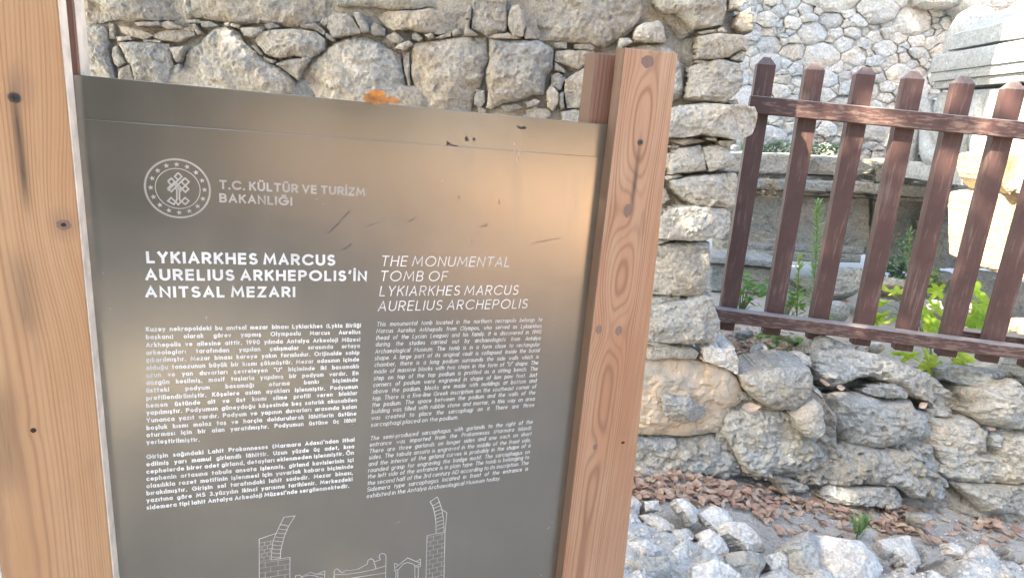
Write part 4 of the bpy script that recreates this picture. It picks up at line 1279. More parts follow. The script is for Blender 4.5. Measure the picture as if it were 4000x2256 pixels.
EN = [('This monumental tomb located in the northern necropolis belongs to', 155, 660, 1552, 618), ('Marcus Aurelius Arkhepolis from Olympos, who served as Lykiarkhes', 150, 717, 1547, 672),
 ('(head of the Lycian League) and his family. It is discovered in 1990', 148, 775, 1542, 722), ('during the studies carried out by archaeologists from Antalya', 145, 830, 1537, 775),
 ('Archaeological Museum. The tomb is in a form close to rectangular', 140, 890, 1533, 828), ('shape. A large part of its original vault is collapsed. Inside the burial', 137, 947, 1530, 878),
 ('chamber, there is a long podium surrounds the side walls which is', 134, 1003, 1523, 932), ('made of massive blocks with two steps in the form of “U” shape. The', 131, 1060, 1518, 983),
 ('step on top of the top podium is profiled as a sitting bench. The', 128, 1117, 1513, 1033), ('corners of podium were engraved in shape of lion paw foot. Just', 124, 1173, 1508, 1085),
 ('above the podium, blocks are made with moldings at bottom and', 121, 1230, 1503, 1135), ('top. There is a five-line Greek inscription on the southeast corner of', 117, 1288, 1500, 1185),
 ('the podium. The space between the podium and the walls of the', 114, 1343, 1493, 1235), ('building was filled with rubble stone and mortar, in this way an area', 111, 1398, 1488, 1288),
 ('was created to place the sarcophagi on it. There are three', 108, 1453, 1484, 1340)]
for t, a, b, c, d in EN:
    ink.text(t, k4(a, b), k4(c, d), 17.3, .105, slant=.13, sp=17, just=KEN)
k5 = cp(1400, 1550, 3.481)
ink.text('sarcophagi placed on the podium.', k5(168, 405), k5(1350, 300), 16.9, .105, slant=.13, sp=17)
EN2 = ['The semi-produced sarcophagus with garlands to the right of the', 'entrance was imported from the Prokonnesos (Marmara Island).', 'There are three garlands on longer sides and one each on short',
 'sides. The tabula ansata is engraved in the middle of the front side,', 'and the interior of the girland curves is probably in the shape of a', 'rounded grasp for engraving the badge motif. The sarcophagus on',
 'the left side of the entrance is in plain type. The tomb is belonging to', 'the second half of the 3rd century AD according to its inscription. The', 'Sidemera type sarcophagus located in front of the entrance is',
 'exhibited in the Antalya Archaeological Museum today.']
lx = [160, 152, 146, 140, 135, 130, 125, 120, 115, 108]; ly = [590, 675, 765, 850, 940, 1025, 1110, 1200, 1285, 1375]
rx = [2360, 2350, 2345, 2335, 2330, 2320, 2312, 2305, 2298, 1922]; ry = [362, 442, 522, 608, 682, 768, 840, 918, 998, 1128]
for i, t in enumerate(EN2):
    ink.text(t, k5(lx[i], ly[i]), k5(rx[i], ry[i]), 16.9, .105, slant=.13, sp=17, just=KEN if i < 9 else True)
ink.build('english_text', M['ink'], face)

# ---- round emblem
ink = Ink(IY)
ec = Vector(S(695, 737, -.0033)); er = abs(S(695 + 129, 737, -.0033)[0] - S(695 - 129, 737, -.0033)[0]) / 2
erz = abs(S(695, 737 + 119, -.0033)[1] - S(695, 737 - 119, -.0033)[1]) / 2
er = (er + erz) / 2
def pol(r, a): return (ec.x + r * er * math.cos(a), ec.y + r * er * math.sin(a))
n = 96
for k in range(n):
    a = 2 * math.pi * k / n
    ink.ribbon([pol(.935, a), pol(.995, a + .055)], er * .042)
ink.ribbon([pol(.665, 2 * math.pi * k / 72) for k in range(72)], er * .028, closed=True)
for k in range(16):
    a = math.pi / 2 + 2 * math.pi * k / 16
    c = pol(.80, a)
    V = [(c[0], IY - .0001, c[1])]
    for j in range(10):
        r = er * (.092 if j % 2 == 0 else .038); b = math.pi / 2 + j * math.pi / 5 + .15
        V.append((c[0] + r * math.cos(b), IY - .0001, c[1] + r * math.sin(b)))
    ink.mb.add(V, [(0, 1 + j, 1 + (j + 1) % 10) for j in range(10)])
ke = cp(520, 580, 2.344)
def EP(*v):
    return [S(*ke(v[i], v[i + 1]), -.0033) for i in range(0, len(v), 2)]
ink_w = er * .052
for st in [(412, 222, 445, 256, 412, 290, 380, 256, 412, 222), (412, 290, 395, 306, 340, 362, 318, 385),
           (318, 300, 350, 272, 383, 306, 440, 362, 478, 400, 508, 372, 470, 332, 440, 305, 476, 272, 512, 304, 480, 338, 440, 376),
           (318, 300, 350, 336, 383, 305), (470, 272, 430, 312, 383, 360, 350, 395, 318, 365, 345, 336),
           (383, 332, 440, 392), (400, 372, 400, 470), (424, 372, 424, 470), (383, 360, 400, 378), (440, 362, 424, 378),
           (400, 470, 372, 512, 318, 480, 348, 450, 395, 495, 412, 515, 430, 495, 476, 450, 510, 480, 478, 512, 424, 470)]:
    ink.ribbon(EP(*st), ink_w)
ink.build('round_emblem', M['ink_grey'], face)

# ---- line drawing of the tomb section
ink = Ink(IY); thin = Ink(IY + .0001)
kd = cp(900, 1920, 2.576)
def DP(*v): return [S(*kd(v[i], v[i + 1]), -.0033) for i in range(0, len(v), 2)]
LW = .0011
for st in [(290, 1500, 290, 474, 460, 416), (410, 684, 600, 657, 590, 1500), (410, 684, 412, 620, 428, 500, 460, 416, 500, 330, 538, 255, 650, 240, 585, 345, 545, 440, 520, 530, 505, 600, 502, 668),
           (500, 330, 545, 332, 585, 345), (2070, 418, 2068, 300, 2055, 210, 2035, 140, 2010, 98, 2082, 50, 2104, 100, 2130, 180, 2145, 270, 2150, 400), (2035, 140, 2104, 100),
           (2130, 180, 2178, 208, 2160, 405), (1980, 440, 2070, 418, 2160, 405, 2135, 1500), (1980, 440, 1950, 1500),
           (655, 1000, 655, 842, 690, 834, 720, 850, 808, 806, 850, 822, 945, 832), (890, 820, 950, 792, 948, 870, 900, 860), (700, 866, 760, 842, 808, 836, 850, 842, 890, 858),
           (1042, 900, 1044, 800, 1055, 778, 1072, 772, 1090, 782, 1105, 802, 1130, 808, 1165, 784, 1200, 790, 1285, 775, 1380, 722, 1384, 690, 1400, 675, 1420, 672, 1438, 682, 1446, 702, 1500, 684, 1512, 680),
           (1512, 680, 1497, 655, 1502, 632, 1520, 620, 1545, 620, 1562, 632, 1566, 652, 1562, 900), (1444, 710, 1462, 745, 1462, 770), (1046, 830, 1180, 826, 1300, 810, 1420, 785, 1562, 744), (1200, 868, 1562, 812),
           (1655, 796, 1652, 718, 1672, 720, 1690, 740), (1655, 764, 1784, 662, 1872, 700), (1655, 796, 1670, 782, 1690, 780, 1740, 722, 1780, 708, 1835, 722, 1865, 746, 1910, 722), (1872, 700, 1914, 674, 1912, 750, 1868, 755),
           (1872, 700, 1912, 716), (1662, 796, 1668, 815, 1662, 900), (1686, 784, 1684, 900), (1856, 745, 1858, 900), (1892, 756, 1888, 900)]:
    ink.ribbon(DP(*st), LW)
def bricks(xl, xr, rows, phase):
    for i, (ya, yb) in enumerate(rows):
        x0, x1 = xl(ya), xr(yb)
        thin.ribbon(DP(x0, ya, x1, yb), LW * .7)
        if i + 1 < len(rows):
            ya2, yb2 = rows[i + 1]
            fr = (.38, .85) if (i + phase) % 2 else (.2, .62)
            for f_ in fr:
                xx = x0 + (x1 - x0) * f_
                thin.ribbon(DP(xx, ya + (yb - ya) * f_, xx - 1, ya2 + (yb2 - ya2) * f_), LW * .8)
bricks(lambda y: 290, lambda y: 597, [(718 + 50 * i, 675 + 50 * i) for i in range(0, 9)], 0)
bricks(lambda y: 292, lambda y: 428 - (y - 470) * .08, [(515 + 37 * i, 490 + 37 * i) for i in range(0, 6)], 1)
bricks(lambda y: 1978 - (y - 440) * .03, lambda y: 2158 - (y - 420) * .024, [(460 + 46 * i, 420 + 46 * i) for i in range(0, 13)], 1)
for i in range(8):
    y = 372 + 40 * i
    xa = 490 - 78 * (1 - (1 - i / 8) ** 2); xb = 572 - 68 * (1 - (1 - i / 8) ** 2)
    thin.ribbon(DP(xa, y, (xa + xb) / 2, y + 7, xb, y + 6), LW * 1.5)
for i in range(7):
    y = 168 + 36 * i
    xa = 2040 + 30 * (1 - (1 - i / 7) ** 2); xb = 2118 + 30 * (1 - (1 - i / 7) ** 2)
    thin.ribbon(DP(xa, y, (xa + xb) / 2, y - 18, xb, y - 30), LW * 1.5)
dr = ink.build('tomb_drawing', M['ink_line'], face)
thin.build('tomb_drawing_hatching', M['ink_grey'], face)['kind'] = 'stuff'
# ---- scuffs and scratches
sc1 = Ink(-.00035); sc2 = Ink(-.0029)
kw_ = cp(1600, 400, 2.422)
def WP(f, w, *v): return [S(*f(v[i], v[i + 1]), w) for i in range(0, len(v), 2)]
for st, w_ in [((358, 414, 360, 378, 385, 400), .004), ((385, 398, 410, 410, 455, 412), .003), ((528, 352, 545, 325), .005), ((530, 356, 560, 356), .004), ((605, 335, 615, 362), .005),
               ((1020, 222, 1045, 245, 1100, 245), .004), ((1060, 236, 1098, 234), .0035), ((412, 296, 422, 304), .002), ((918, 350, 926, 352), .002), ((695, 440, 750, 446), .002)]:
    sc1 = Ink(-.00035); sc1.ribbon(WP(kw_, -.0003, *st), w_ * .8); sc1.build('scuff_mark', M['scuff'], panel)
for st, w_ in [((1905, 650, 1988, 572), .0028), ((1795, 772, 1888, 675), .0030), ((1915, 935, 2006, 868), .0022), ((2125, 720, 2222, 682), .0014)]:
    sc2 = Ink(-.0029); sc2.ribbon(WP(k1, -.0033, *st), w_ * .7); sc2.build('scratch', M['scuff_soft'], face)
for st, w_ in [((1180, 1328, 1425, 1284), .0012), ((0, 1125, 58, 1090), .002), ((305, 744, 316, 740), .0025), ((462, 885, 474, 902), .002), ((665, 1172, 735, 1170), .002), ((586, 1280, 587, 1335), .0018), ((848, 920, 850, 962), .002), ((720, 1140, 730, 1168), .003)]:
    sc2 = Ink(-.0029); sc2.ribbon(WP(kw_, -.0033, *st), w_ * .7); sc2.build('scratch', M['scuff_soft'], face)


# ---------------------------------------------------------------- the fence
FYAW = math.radians(-7.6)
FU = np.array([math.cos(FYAW), math.sin(FYAW), 0]); FN = np.array([math.sin(FYAW), -math.cos(FYAW), 0])
FP = onY(2938, 369, 3.0); FP[2] = 0
fence = thing('picket_fence', 'reddish brown wooden picket fence with pointed tops and two worn rails above the rubble wall', 'fence', (FP[0], FP[1], 0), FYAW)
def Fc_(px, py, w=0.0):
    h_ = hit(px, py, FP - FN * w, FN)
    return float((h_ - FP) @ FU), float(h_[2])
def bar_mesh(name, pts, mat, w0, w1, parent=fence):
    return prism(name, pts, w0, w1, mat, parent, .003)
def lerp2(a, b, x):
    t = (x - a[0]) / (b[0] - a[0]); return (x, a[1] + (b[1] - a[1]) * t)
ta, tb = Fc_(2936, 372), Fc_(4000, 474); tc_, td = Fc_(2936, 442), Fc_(4000, 544)
XE = 3.2
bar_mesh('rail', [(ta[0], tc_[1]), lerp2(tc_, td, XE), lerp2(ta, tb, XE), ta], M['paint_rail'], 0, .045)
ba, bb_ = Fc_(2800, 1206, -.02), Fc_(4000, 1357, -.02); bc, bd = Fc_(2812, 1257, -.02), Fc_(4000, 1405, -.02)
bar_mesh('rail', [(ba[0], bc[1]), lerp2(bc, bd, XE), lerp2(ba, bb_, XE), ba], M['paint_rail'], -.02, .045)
pa, pb = Fc_(3735, 1288, .12), Fc_(4000, 1322, .12)
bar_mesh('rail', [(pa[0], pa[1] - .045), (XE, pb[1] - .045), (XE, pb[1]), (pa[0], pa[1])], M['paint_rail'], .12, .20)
def picket(top, bot, wd, zt1, zb1):
    """top/bot: (u, z) points on the axis"""
    d = (bot[0] - top[0]) / (bot[1] - top[1])
    h_ = wd / 2; y0, y1 = .047, .047 + .05
    zsh = zt1 - .034
    def U(z): return top[0] + (z - top[1]) * d
    V, F_ = [], []
    for z, sc_ in ((zb1, .96), (zb1 + .01, 1), (zsh, 1), (zsh + .002, .97)):
        for (sx_, yy) in ((-1, y0), (1, y0), (1, y1), (-1, y1)):
            ym = (y0 + y1) / 2
            V.append((U(z) + sx_ * h_ * sc_, ym + (yy - ym) * sc_, z))
    for (sx_, yy) in ((-.38, y0 + .016), (.38, y0 + .016), (.38, y1 - .016), (-.38, y1 - .016)):
        V.append((U(zt1) + sx_ * h_, yy, zt1))
    for L in range(4):
        for k in range(4):
            F_.append((L * 4 + k, L * 4 + (k + 1) % 4, (L + 1) * 4 + (k + 1) % 4, (L + 1) * 4 + k))
    F_.append((3, 2, 1, 0)); F_.append((16, 17, 18, 19))
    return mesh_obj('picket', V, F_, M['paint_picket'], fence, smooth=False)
PK = [((2988, 300), (2834, 1289), 225, 1289), ((3180, 310), (3013, 1308), 245, 1308), ((3378, 320), (3188, 1327), 263, 1327), ((3570, 330), (3364, 1349), 280, 1349),
      ((3767, 345), (3530, 1370), 298, 1370), ((3965, 360), (3700, 1392), 320, 1392), ((4150, 400), (3862, 1418), 340, 1415), ((4345, 420), (4030, 1440), 360, 1440), ((4540, 440), (4200, 1460), 380, 1460)]
for t_, b_, yt, yb in PK:
    T = Fc_(t_[0], t_[1], .047); B = Fc_(b_[0], b_[1], .047)
    picket(T, B, .083, Fc_(t_[0] + 8, yt, .072)[1], Fc_(b_[0], yb, .047)[1])

# ---------------------------------------------------------------- front rubble
fr = thing('rubble_footing', 'broken footing of pale rubble stones set in rough mortar along the path in the foreground', 'wall', tuple(ground_hit(3200, 2150, 0)))
def mound(X, Y):
    edge = 2.31 - .26 * step(.45, 1.0, X) + .16 * step(1.4, 2.2, X)
    P = np.c_[X.ravel(), Y.ravel(), X.ravel() * 0]
    nz = fbm(P, 6, 3).reshape(X.shape); nf = fbm(P, 30, 3).reshape(X.shape)
    h_ = step(-.02, .16, edge + .05 * nz - Y)
    return -.20 + h_ * (.25 + .03 * nz + .016 * nf)
X, Y = np.meshgrid(np.arange(.35, 3.3, .018), np.arange(1.2, 2.55, .018))
Z = mound(X, Y)
nx = X.shape[1]; nyy = X.shape[0]
V = np.c_[X.ravel(), Y.ravel(), Z.ravel()]
Fq = [(j * nx + i, j * nx + i + 1, (j + 1) * nx + i + 1, (j + 1) * nx + i) for j in range(nyy - 1) for i in range(nx - 1)]
mesh_obj('mortar_bed', V, Fq, M['mortar_pale'], fr, origin=fr.location)
GN = np.array([.05, -.72, .69])
def fs(a, dz=.06, mat='chalk', **kw):
    poly = cG(*a)
    cx = sum(p[0] for p in poly) / len(poly); cy = sum(p[1] for p in poly) / len(poly)
    P0 = ground_hit(cx, cy, dz)
    n = kw.pop('n', GN); n = np.asarray(n, float) / np.linalg.norm(n)
    A = [hit(p[0], p[1], P0, n) for p in poly]
    kw.setdefault('thick', .10); kw.setdefault('rnd', .006); kw.setdefault('bulge', .008); kw.setdefault('rough', .0055); kw.setdefault('facets', 7); kw.setdefault('steep', 2.0); kw.setdefault('smk', 0); kw.setdefault('jit', .0022)
    V, Fx = slab(A, n, **kw)
    return mesh_obj('stone', V, Fx, M[mat], fr, origin=fr.location, smooth=False)
fs((160,337,260,330,392,400,397,430,340,442,260,432)); fs((390,235,442,230,540,310,557,360,500,392,430,302)); fs((550,320,640,275,702,300,752,370,745,442,700,472,640,422))
fs((752,372,830,380,900,460,967,540,960,570,850,562,790,492,745,445), n=(.35, -.6, .7)); fs((550,442,600,422,690,480,737,550,722,642,640,622,580,562,550,512)); fs((730,572,820,560,940,580,962,640,880,760,780,762,730,662), mat='low')
fs((1100,582,1060,560,1080,530,1160,490,1240,437,1300,470,1290,560,1300,640,1400,730,1330,790,1200,780,1110,682), mat='low', dz=.08, bulge=.04)
fs((1242,435,1400,480,1542,500,1652,560,1722,640,1690,722,1680,790,1420,780,1300,640,1285,560,1300,500), dz=.09, n=(.1, -.5, .85), bulge=.03, thick=.16)
fs((1655,492,1850,465,2002,560,1992,602,1890,662,1800,592,1700,542), n=(.1, -.4, .9), thick=.06); fs((2095,517,2130,510,2262,570,2242,612,2120,582), thick=.05)
fs((2288,532,2400,520,2490,522,2562,580,2640,600,2640,790,2150,790,1962,652,2062,592,2200,600), n=(0, -.5, .86), dz=.05, rough=.012); fs((185,247,280,245,292,300,200,312)); fs((90,352,130,330,187,400,170,432))
fs((60,440,240,470,237,492,60,462)); fs((50,642,200,600,350,592,357,790,50,790), mat='low'); fs((500,662,640,610,722,650,802,722,700,790,500,790)); fs((1810,672,1890,665,1902,700,1830,722), thick=.05)
fs((60,512,200,490,332,562,342,602,200,602,60,602)); fs((960,600,1060,560,1100,600,1110,690,1000,700), mat='mortar_pale'); fs((370,560,440,500,500,560,470,620,400,630), mat='mortar_pale'); fs((2000,680,2100,740,2060,790,1960,790), thick=.05)
fs((90,240,130,225,180,270,150,320,85,330)); fs((380,430,470,420,520,470,450,500,390,480), mat='mortar_pale')

for (x, y) in [(2750, 640), (2900, 720), (3080, 690), (3260, 760)]:
    k_ = random.Random(x)
    fs([v for a_ in np.arange(0, 6.2, .9) for v in (x + 110 * k_.uniform(.7, 1.1) * math.cos(a_), y + 60 * k_.uniform(.7, 1.1) * math.sin(a_))])
# ---------------------------------------------------------------- leaves
def leaf_geo(L, Wd, curl=.25, fold=.12, n=5):
    """pointed oval leaf lying in xy, stem at origin, along +x"""
    V, Fc = [], []
    for i in range(n + 1):
        t = i / n
        wv = Wd * math.sin(math.pi * (t ** .85)) * .5 if 0 < t < 1 else .0004
        z = curl * L * (t - .5) ** 2 * 2
        V += [(L * t, -wv, z + fold * wv * 2), (L * t, 0, z), (L * t, wv, z + fold * wv * 2)]
    for i in range(n):
        a = i * 3
        Fc += [(a, a + 3, a + 4, a + 1), (a + 1, a + 4, a + 5, a + 2)]
    return np.array(V), Fc
def rotm(a, b, c):
    return np.array((Matrix.Rotation(c, 3, 'Z') @ Matrix.Rotation(b, 3, 'Y') @ Matrix.Rotation(a, 3, 'X')))
def litter(name, label, spots, mat, seed, size=(.036, .064)):
    r = random.Random(seed)
    mb = MB()
    for (x, y, z) in spots:
        L = r.uniform(*size)
        V, Fc = leaf_geo(L, L * r.uniform(.42, .62), r.uniform(-.3, .5), r.uniform(-.2, .35))
        R_ = rotm(r.gauss(0, .22), r.gauss(0, .2), r.uniform(0, 6.28))
        V = (V - [L / 2, 0, 0]) @ R_.T
        V[:, 2] += -V[:, 2].min() * .6
        mb.add(V + [x, y, z], Fc)
    o = mb.build(name, mat)
    return tag(o, label, kind='stuff')
r = random.Random(11)
def gz(x, y): return float(ground_z(np.array([x]), np.array([y]))[0])
poly1 = cG(60, 90, 170, 78, 400, 100, 700, 145, 880, 190, 1060, 200, 1180, 250, 1120, 290, 1010, 300, 1000, 410, 930, 400, 860, 320, 700, 300, 560, 300, 420, 250, 240, 270, 60, 250)
sp = []
def scatter(poly, n, zc=0.0, dz=.0, zf=None):
    px = [p[0] for p in poly]; py = [p[1] for p in poly]
    out = []
    k = 0
    while len(out) < n and k < n * 40:
        k += 1
        a, b = r.uniform(min(px), max(px)), r.uniform(min(py), max(py))
        if in_poly(np.array([a]), np.array([b]), poly)[0]:
            p = ground_hit(a, b, zc)
            z = gz(p[0], p[1]) if zf is None else zf
            p = ground_hit(a, b, z)
            out.append((p[0], p[1], z + r.uniform(0, dz) + .003))
    return out
sp = scatter(poly1, 400, -.09, .022)
sp += scatter(cG(1120, 240, 1300, 280, 1480, 330, 1700, 380, 1850, 430, 1800, 470, 1600, 400, 1400, 380, 1100, 290), 110, -.1, .012)
sp += scatter(cG(1690, 290, 1850, 290, 1870, 380, 1700, 370), 45, -.1, .02)
sp += scatter(cG(1600, 380, 1900, 400, 1950, 470, 1700, 480), 45, -.1, .01)
sp += scatter(cG(2290, 370, 2450, 370, 2430, 450, 2270, 440), 26, -.1, .015)
sp += scatter(cG(1000, 240, 2560, 330, 2560, 560, 1000, 480), 110, -.1, .006)
litter('leaf_litter', 'carpet of dry brown leaves at the foot of the wall beside the path', sp, M['dry'], 4)
sp = scatter(cE(880, 60, 1300, 40, 1450, 120, 1500, 230, 1400, 300, 1100, 330, 1040, 200), 240, .42, .02)
sp += scatter(cE(1300, 60, 1740, 110, 1740, 180, 1480, 200), 90, .42, .02)
sp += scatter(cH(20, 1240, 560, 1300, 900, 1340, 900, 1420, 400, 1400, 30, 1330), 200, .42, .02)
sp += scatter(cH(680, 1050, 830, 1060, 830, 1110, 680, 1095), 60, .42, .02)
litter('leaf_litter', 'dry leaves scattered on the ledge under the picket fence', sp, M['dry'], 5)

def one_leaf(px, py, Y, L, label, mat='dry', rot=(0, 0, 0), group=None, wd=.5):
    P = onY(px, py, Y)
    V, Fc = leaf_geo(L, L * wd, .3, .2, 8)
    V = (V - [L / 2, 0, 0]) @ rotm(*rot).T
    o = mesh_obj('dry_leaf', V, Fc, M[mat])
    o.location = tuple(P)
    return tag(o, label, 'leaf', group)
def gl(px, py, z, L, label, rot=(0, 0, 0), **kw):
    P = ground_hit(px, py, z)
    return one_leaf(px, py, P[1], L, label, rot=rot, **kw)
p_ = cE(1165, 708)[0]; one_leaf(*p_, 2.60, .09, 'reddish brown leaf caught in a crevice of the boulder beside the sign post', rot=(.8, -.12, .05))
p_ = cE(1245, 228)[0]; one_leaf(*p_, 2.93, .05, 'brown oval leaf stuck on the dark pointed slab', rot=(1.0, .1, .1), wd=.7)
p_ = cE(1275, 312)[0]; one_leaf(*p_, 2.90, .06, 'pale yellow curled leaf lying on the flaking stone', rot=(.6, -.4, .2))
p_ = cE(1105, 375)[0]; one_leaf(*p_, 2.90, .04, 'small tan leaf at the edge of the rendered patch', rot=(.5, .3, .2))
p_ = cE(1630, 332)[0]; one_leaf(*p_, 2.85, .055, 'long brown leaf under the smooth bluish stone', rot=(.4, .1, .1), wd=.3)
p_ = cF(320, 642)[0]; one_leaf(*p_, 2.76, .045, 'brown leaf in the gap below the long boulder', rot=(.7, 0, .1), wd=.7)
p_ = cF(160, 600)[0]; one_leaf(*p_, 2.78, .075, 'broad tan leaf wedged left of the gap below the long boulder', rot=(.5, .35, .3), wd=.6)
p_ = cF(1100, 805)[0]; one_leaf(*p_, 2.76, .05, 'dark brown leaf in the crevice right of the central boulder', rot=(.9, -.5, .2), wd=.6)
p_ = cF(1470, 675)[0]; one_leaf(*p_, 2.84, .045, 'reddish leaf in the gap beside the rightmost boulder', rot=(1.0, .7, .1), wd=.6)
p_ = cF(1570, 740)[0]; one_leaf(*p_, 2.80, .06, 'rust coloured leaf standing at the tip of the long boulder', rot=(1.0, 1.1, .1), wd=.6)
p_ = cF(1740, 1030)[0]; one_leaf(*p_, 2.70, .05, 'yellowish leaf on top of the small white stone between boulders', rot=(.6, .1, .1), wd=.4)
for a, L, rot, lab in [((470, 100), .03, (.9, 0, .2), 'round yellow leaf resting on the litter close to the wall'), ((910, 150), .034, (.5, .3, .2), 'orange brown leaf by the foot stone of the wall'),
                       ((530, 625), .05, (.5, -.3, .2), 'orange leaf lying on pale mortar near the sign post'), ((820, 678), .055, (.4, .1, -.2), 'tan leaf left of a pair of brown leaves at the bottom edge'),
                       ((885, 668), .05, (.6, .4, .8), 'dark tan leaf of the pair at the bottom edge'), ((965, 705), .04, (.8, -.5, 1.2), 'curled orange leaf of the pair at the bottom edge'),
                       ((1755, 672), .045, (.4, .1, .3), 'pale tan leaf beneath the tilted slab'), ((2010, 498), .065, (.3, .1, .1), 'light brown leaf on bare dirt above the rightmost pale stones'),
                       ((2400, 392), .055, (.7, -.2, .3), 'brown leaf standing up among the small heap at the right'), ((2325, 480), .04, (.8, .3, .2), 'small cream leaf below the heap at the right'),
                       ((160, 300), .036, (1.1, .8, .6), 'cream leaf stuck upright in the mortar next to the post')]:
    p_ = cG(*a)[0]
    gl(*p_, -.03 if a[1] > 560 else -.085, L, lab, rot=rot, wd=.6)

# the orange leaf on the top edge of the panel
def crumpled_leaf():
    V, Fc = [], []
    nr, na = 5, 22
    rr_ = random.Random(3)
    V.append((0, 0, 0))
    for i in range(1, nr + 1):
        for k in range(na):
            a = math.pi * 2 * k / na
            rad = i / nr * (1 + (.07 if k % 2 else -.03) * (i == nr))
            V.append((.030 * rad * math.cos(a), .012 * math.sin(2.3 * a + 1) * (i / nr) ** 2 + .004 * rr_.uniform(-1, 1), .018 * rad * math.sin(a)))
    for k in range(na): Fc.append((0, 1 + k, 1 + (k + 1) % na))
    for i in range(nr - 1):
        for k in range(na):
            a = 1 + i * na
            Fc.append((a + k, a + na + k, a + na + (k + 1) % na, a + (k + 1) % na))
    return V, Fc
lw = S(1474, 398, .004)
lp = SP + SU * lw[0] - SNrm * .006; lp[2] = lw[1] - .001
lk = .68
lt = thing('orange_leaf', 'crumpled bright orange dry leaf lying on the top edge of the brown panel', 'leaf', lp, YAW + .15)
lt.scale = (lk, lk, lk)
V, Fc = crumpled_leaf()
mesh_obj('blade', np.array(V) @ rotm(-.35, 0, 0).T + [0, 0, .008], Fc, M['orange'], lt)
V, Fc = leaf_geo(.040, .016, .6, .4, 8)
mesh_obj('curled_tip', V @ rotm(1.1, .12, .1).T + [.018, .001, .008], Fc, M['orange'], lt)
mb = MB(); mb.tube([(.05, .0, .005), (.064, .001, .009), (.072, 0, .001)], [.0012, .0009, .0007], 5); mb.build('stalk', M['pale_tan'], lt)

# twigs
for (lab, a1, a2) in [('thin dry twig lying across the dirt above the large pale boulder', (1260, 330), (1330, 410)), ('dry twig on the dirt left of the green weed', (1330, 480), (1480, 440)), ('dark twig poking out of the leaf litter by the wall foot', (1100, 225), (1190, 290))]:
    p1, p2 = ground_hit(*cG(*a1)[0], -.11), ground_hit(*cG(*a2)[0], -.11)
    z1 = gz(p1[0], p1[1]) + .006; z2 = gz(p2[0], p2[1]) + .006
    mb = MB(); dlt = np.array([p2[0] - p1[0], p2[1] - p1[1], z2 - z1])
    mb.tube([(0, 0, 0), tuple(dlt * .4 + [.006, .004, .006]), tuple(dlt * .7 + [0, 0, .002]), tuple(dlt)], [.003, .0026, .002, .001], 6)
    mb.tube([tuple(dlt * .4 + [.006, .004, .006]), tuple(dlt * .6 + [.03, .02, .012])], [.0018, .0008], 5)
    o = mb.build('twig', M['twig']); o.location = (p1[0], p1[1], z1)
    tag(o, lab, 'twig')
# gravel
def pebbles(name, label, spots, mat, seed, size):
    q = random.Random(seed); mb = MB()
    for (x, y, z) in spots:
        s_ = q.uniform(*size)
        V = []
        for (a, b, c) in [(1, 0, 0), (-1, 0, 0), (0, 1, 0), (0, -1, 0), (0, 0, 1), (0, 0, -1)]:
            k = s_ * q.uniform(.6, 1.2)
            V.append(np.array([a, b, c]) * k)
        V = np.array(V) @ rotm(q.random() * 3, q.random() * 3, q.random() * 3).T
        Fc = [(0, 2, 4), (2, 1, 4), (1, 3, 4), (3, 0, 4), (2, 0, 5), (1, 2, 5), (3, 1, 5), (0, 3, 5)]
        mb.add(V + [x, y, z], Fc)
    o = mb.build(name, mat, smooth=False)
    return tag(o, label, kind='stuff')
sp = scatter(cG(60, 230, 1000, 250, 1300, 200, 2576, 330, 2576, 760, 40, 760), 1500, -.09, .0)
pebbles('gravel', 'small grit and pebbles over the dirt at the wall foot', sp, M['chalk'], 8, (.002, .007))
def mz(x, y): return float(mound(np.array([[x]]), np.array([[y]]))[0, 0])
sp = []
for _ in range(1500):
    x, y = r.uniform(.4, 2.6), r.uniform(1.6, 2.3)
    sp.append((x, y, mz(x, y) + .002))
pebbles('mortar_grit', 'grit and chips embedded in the pale mortar in the foreground', sp, M['chalk'], 9, (.004, .016))
sp = scatter(cE(880, 60, 1740, 80, 1740, 330, 1060, 400), 300, .42, .0)
pebbles('gravel', 'grit on the ledge beneath the fence', sp, M['low'], 10, (.004, .012))

# ---------------------------------------------------------------- plants
def spike_weed(label, base_px, top_px, Y, nleaf, L, mat, seed, bend=0.0, wd=.10):
    q = random.Random(seed)
    B = onY(*base_px, Y); T = onY(*top_px, Y)
    t_ = thing('tall_weed', label, 'weed', B)
    h_ = T - B
    pts = [h_ * k / 8 + np.array([bend * math.sin(math.pi * k / 8), 0, 0]) for k in range(9)]
    mb = MB(); mb.tube(pts, [.0045 * (1 - .07 * k) for k in range(9)], 6); mb.build('stem', M['stem'], t_)
    mb = MB()
    for i in range(nleaf):
        f_ = (i + .5) / nleaf
        f_ = f_ ** .8
        p = np.array([np.interp(f_ * 8, range(9), [pp[c] for pp in pts]) for c in range(3)])
        LL = L * (1.1 - .35 * f_) * q.uniform(.7, 1.2)
        V, Fc = leaf_geo(LL, LL * wd * 2, q.uniform(-.3, .2), .1, 4)
        el_ = math.radians(q.uniform(15, 40) + 45 * max(0, f_ - .75) * 3)
        V = V @ rotm(0, -el_, i * 2.4 + q.uniform(-.3, .3)).T
        mb.add(V + p, Fc)
    mb.build('foliage', mat, t_)
    return t_
spike_weed('tall slender grey green weed rising between the second and third pickets', (3168, 1230), (3192, 800), 3.55, 170, .075, M['weed'], 1, .01)
spike_weed('shorter bright yellow green weed in front of the tall grey green one', (3110, 1290), (3122, 1012), 3.3, 60, .07, M['weed_bright'], 2, 0, .11)
spike_weed('faint green sprig growing before the right podium panel', (3545, 1060), (3555, 900), 4.6, 40, .07, M['weed'], 12)
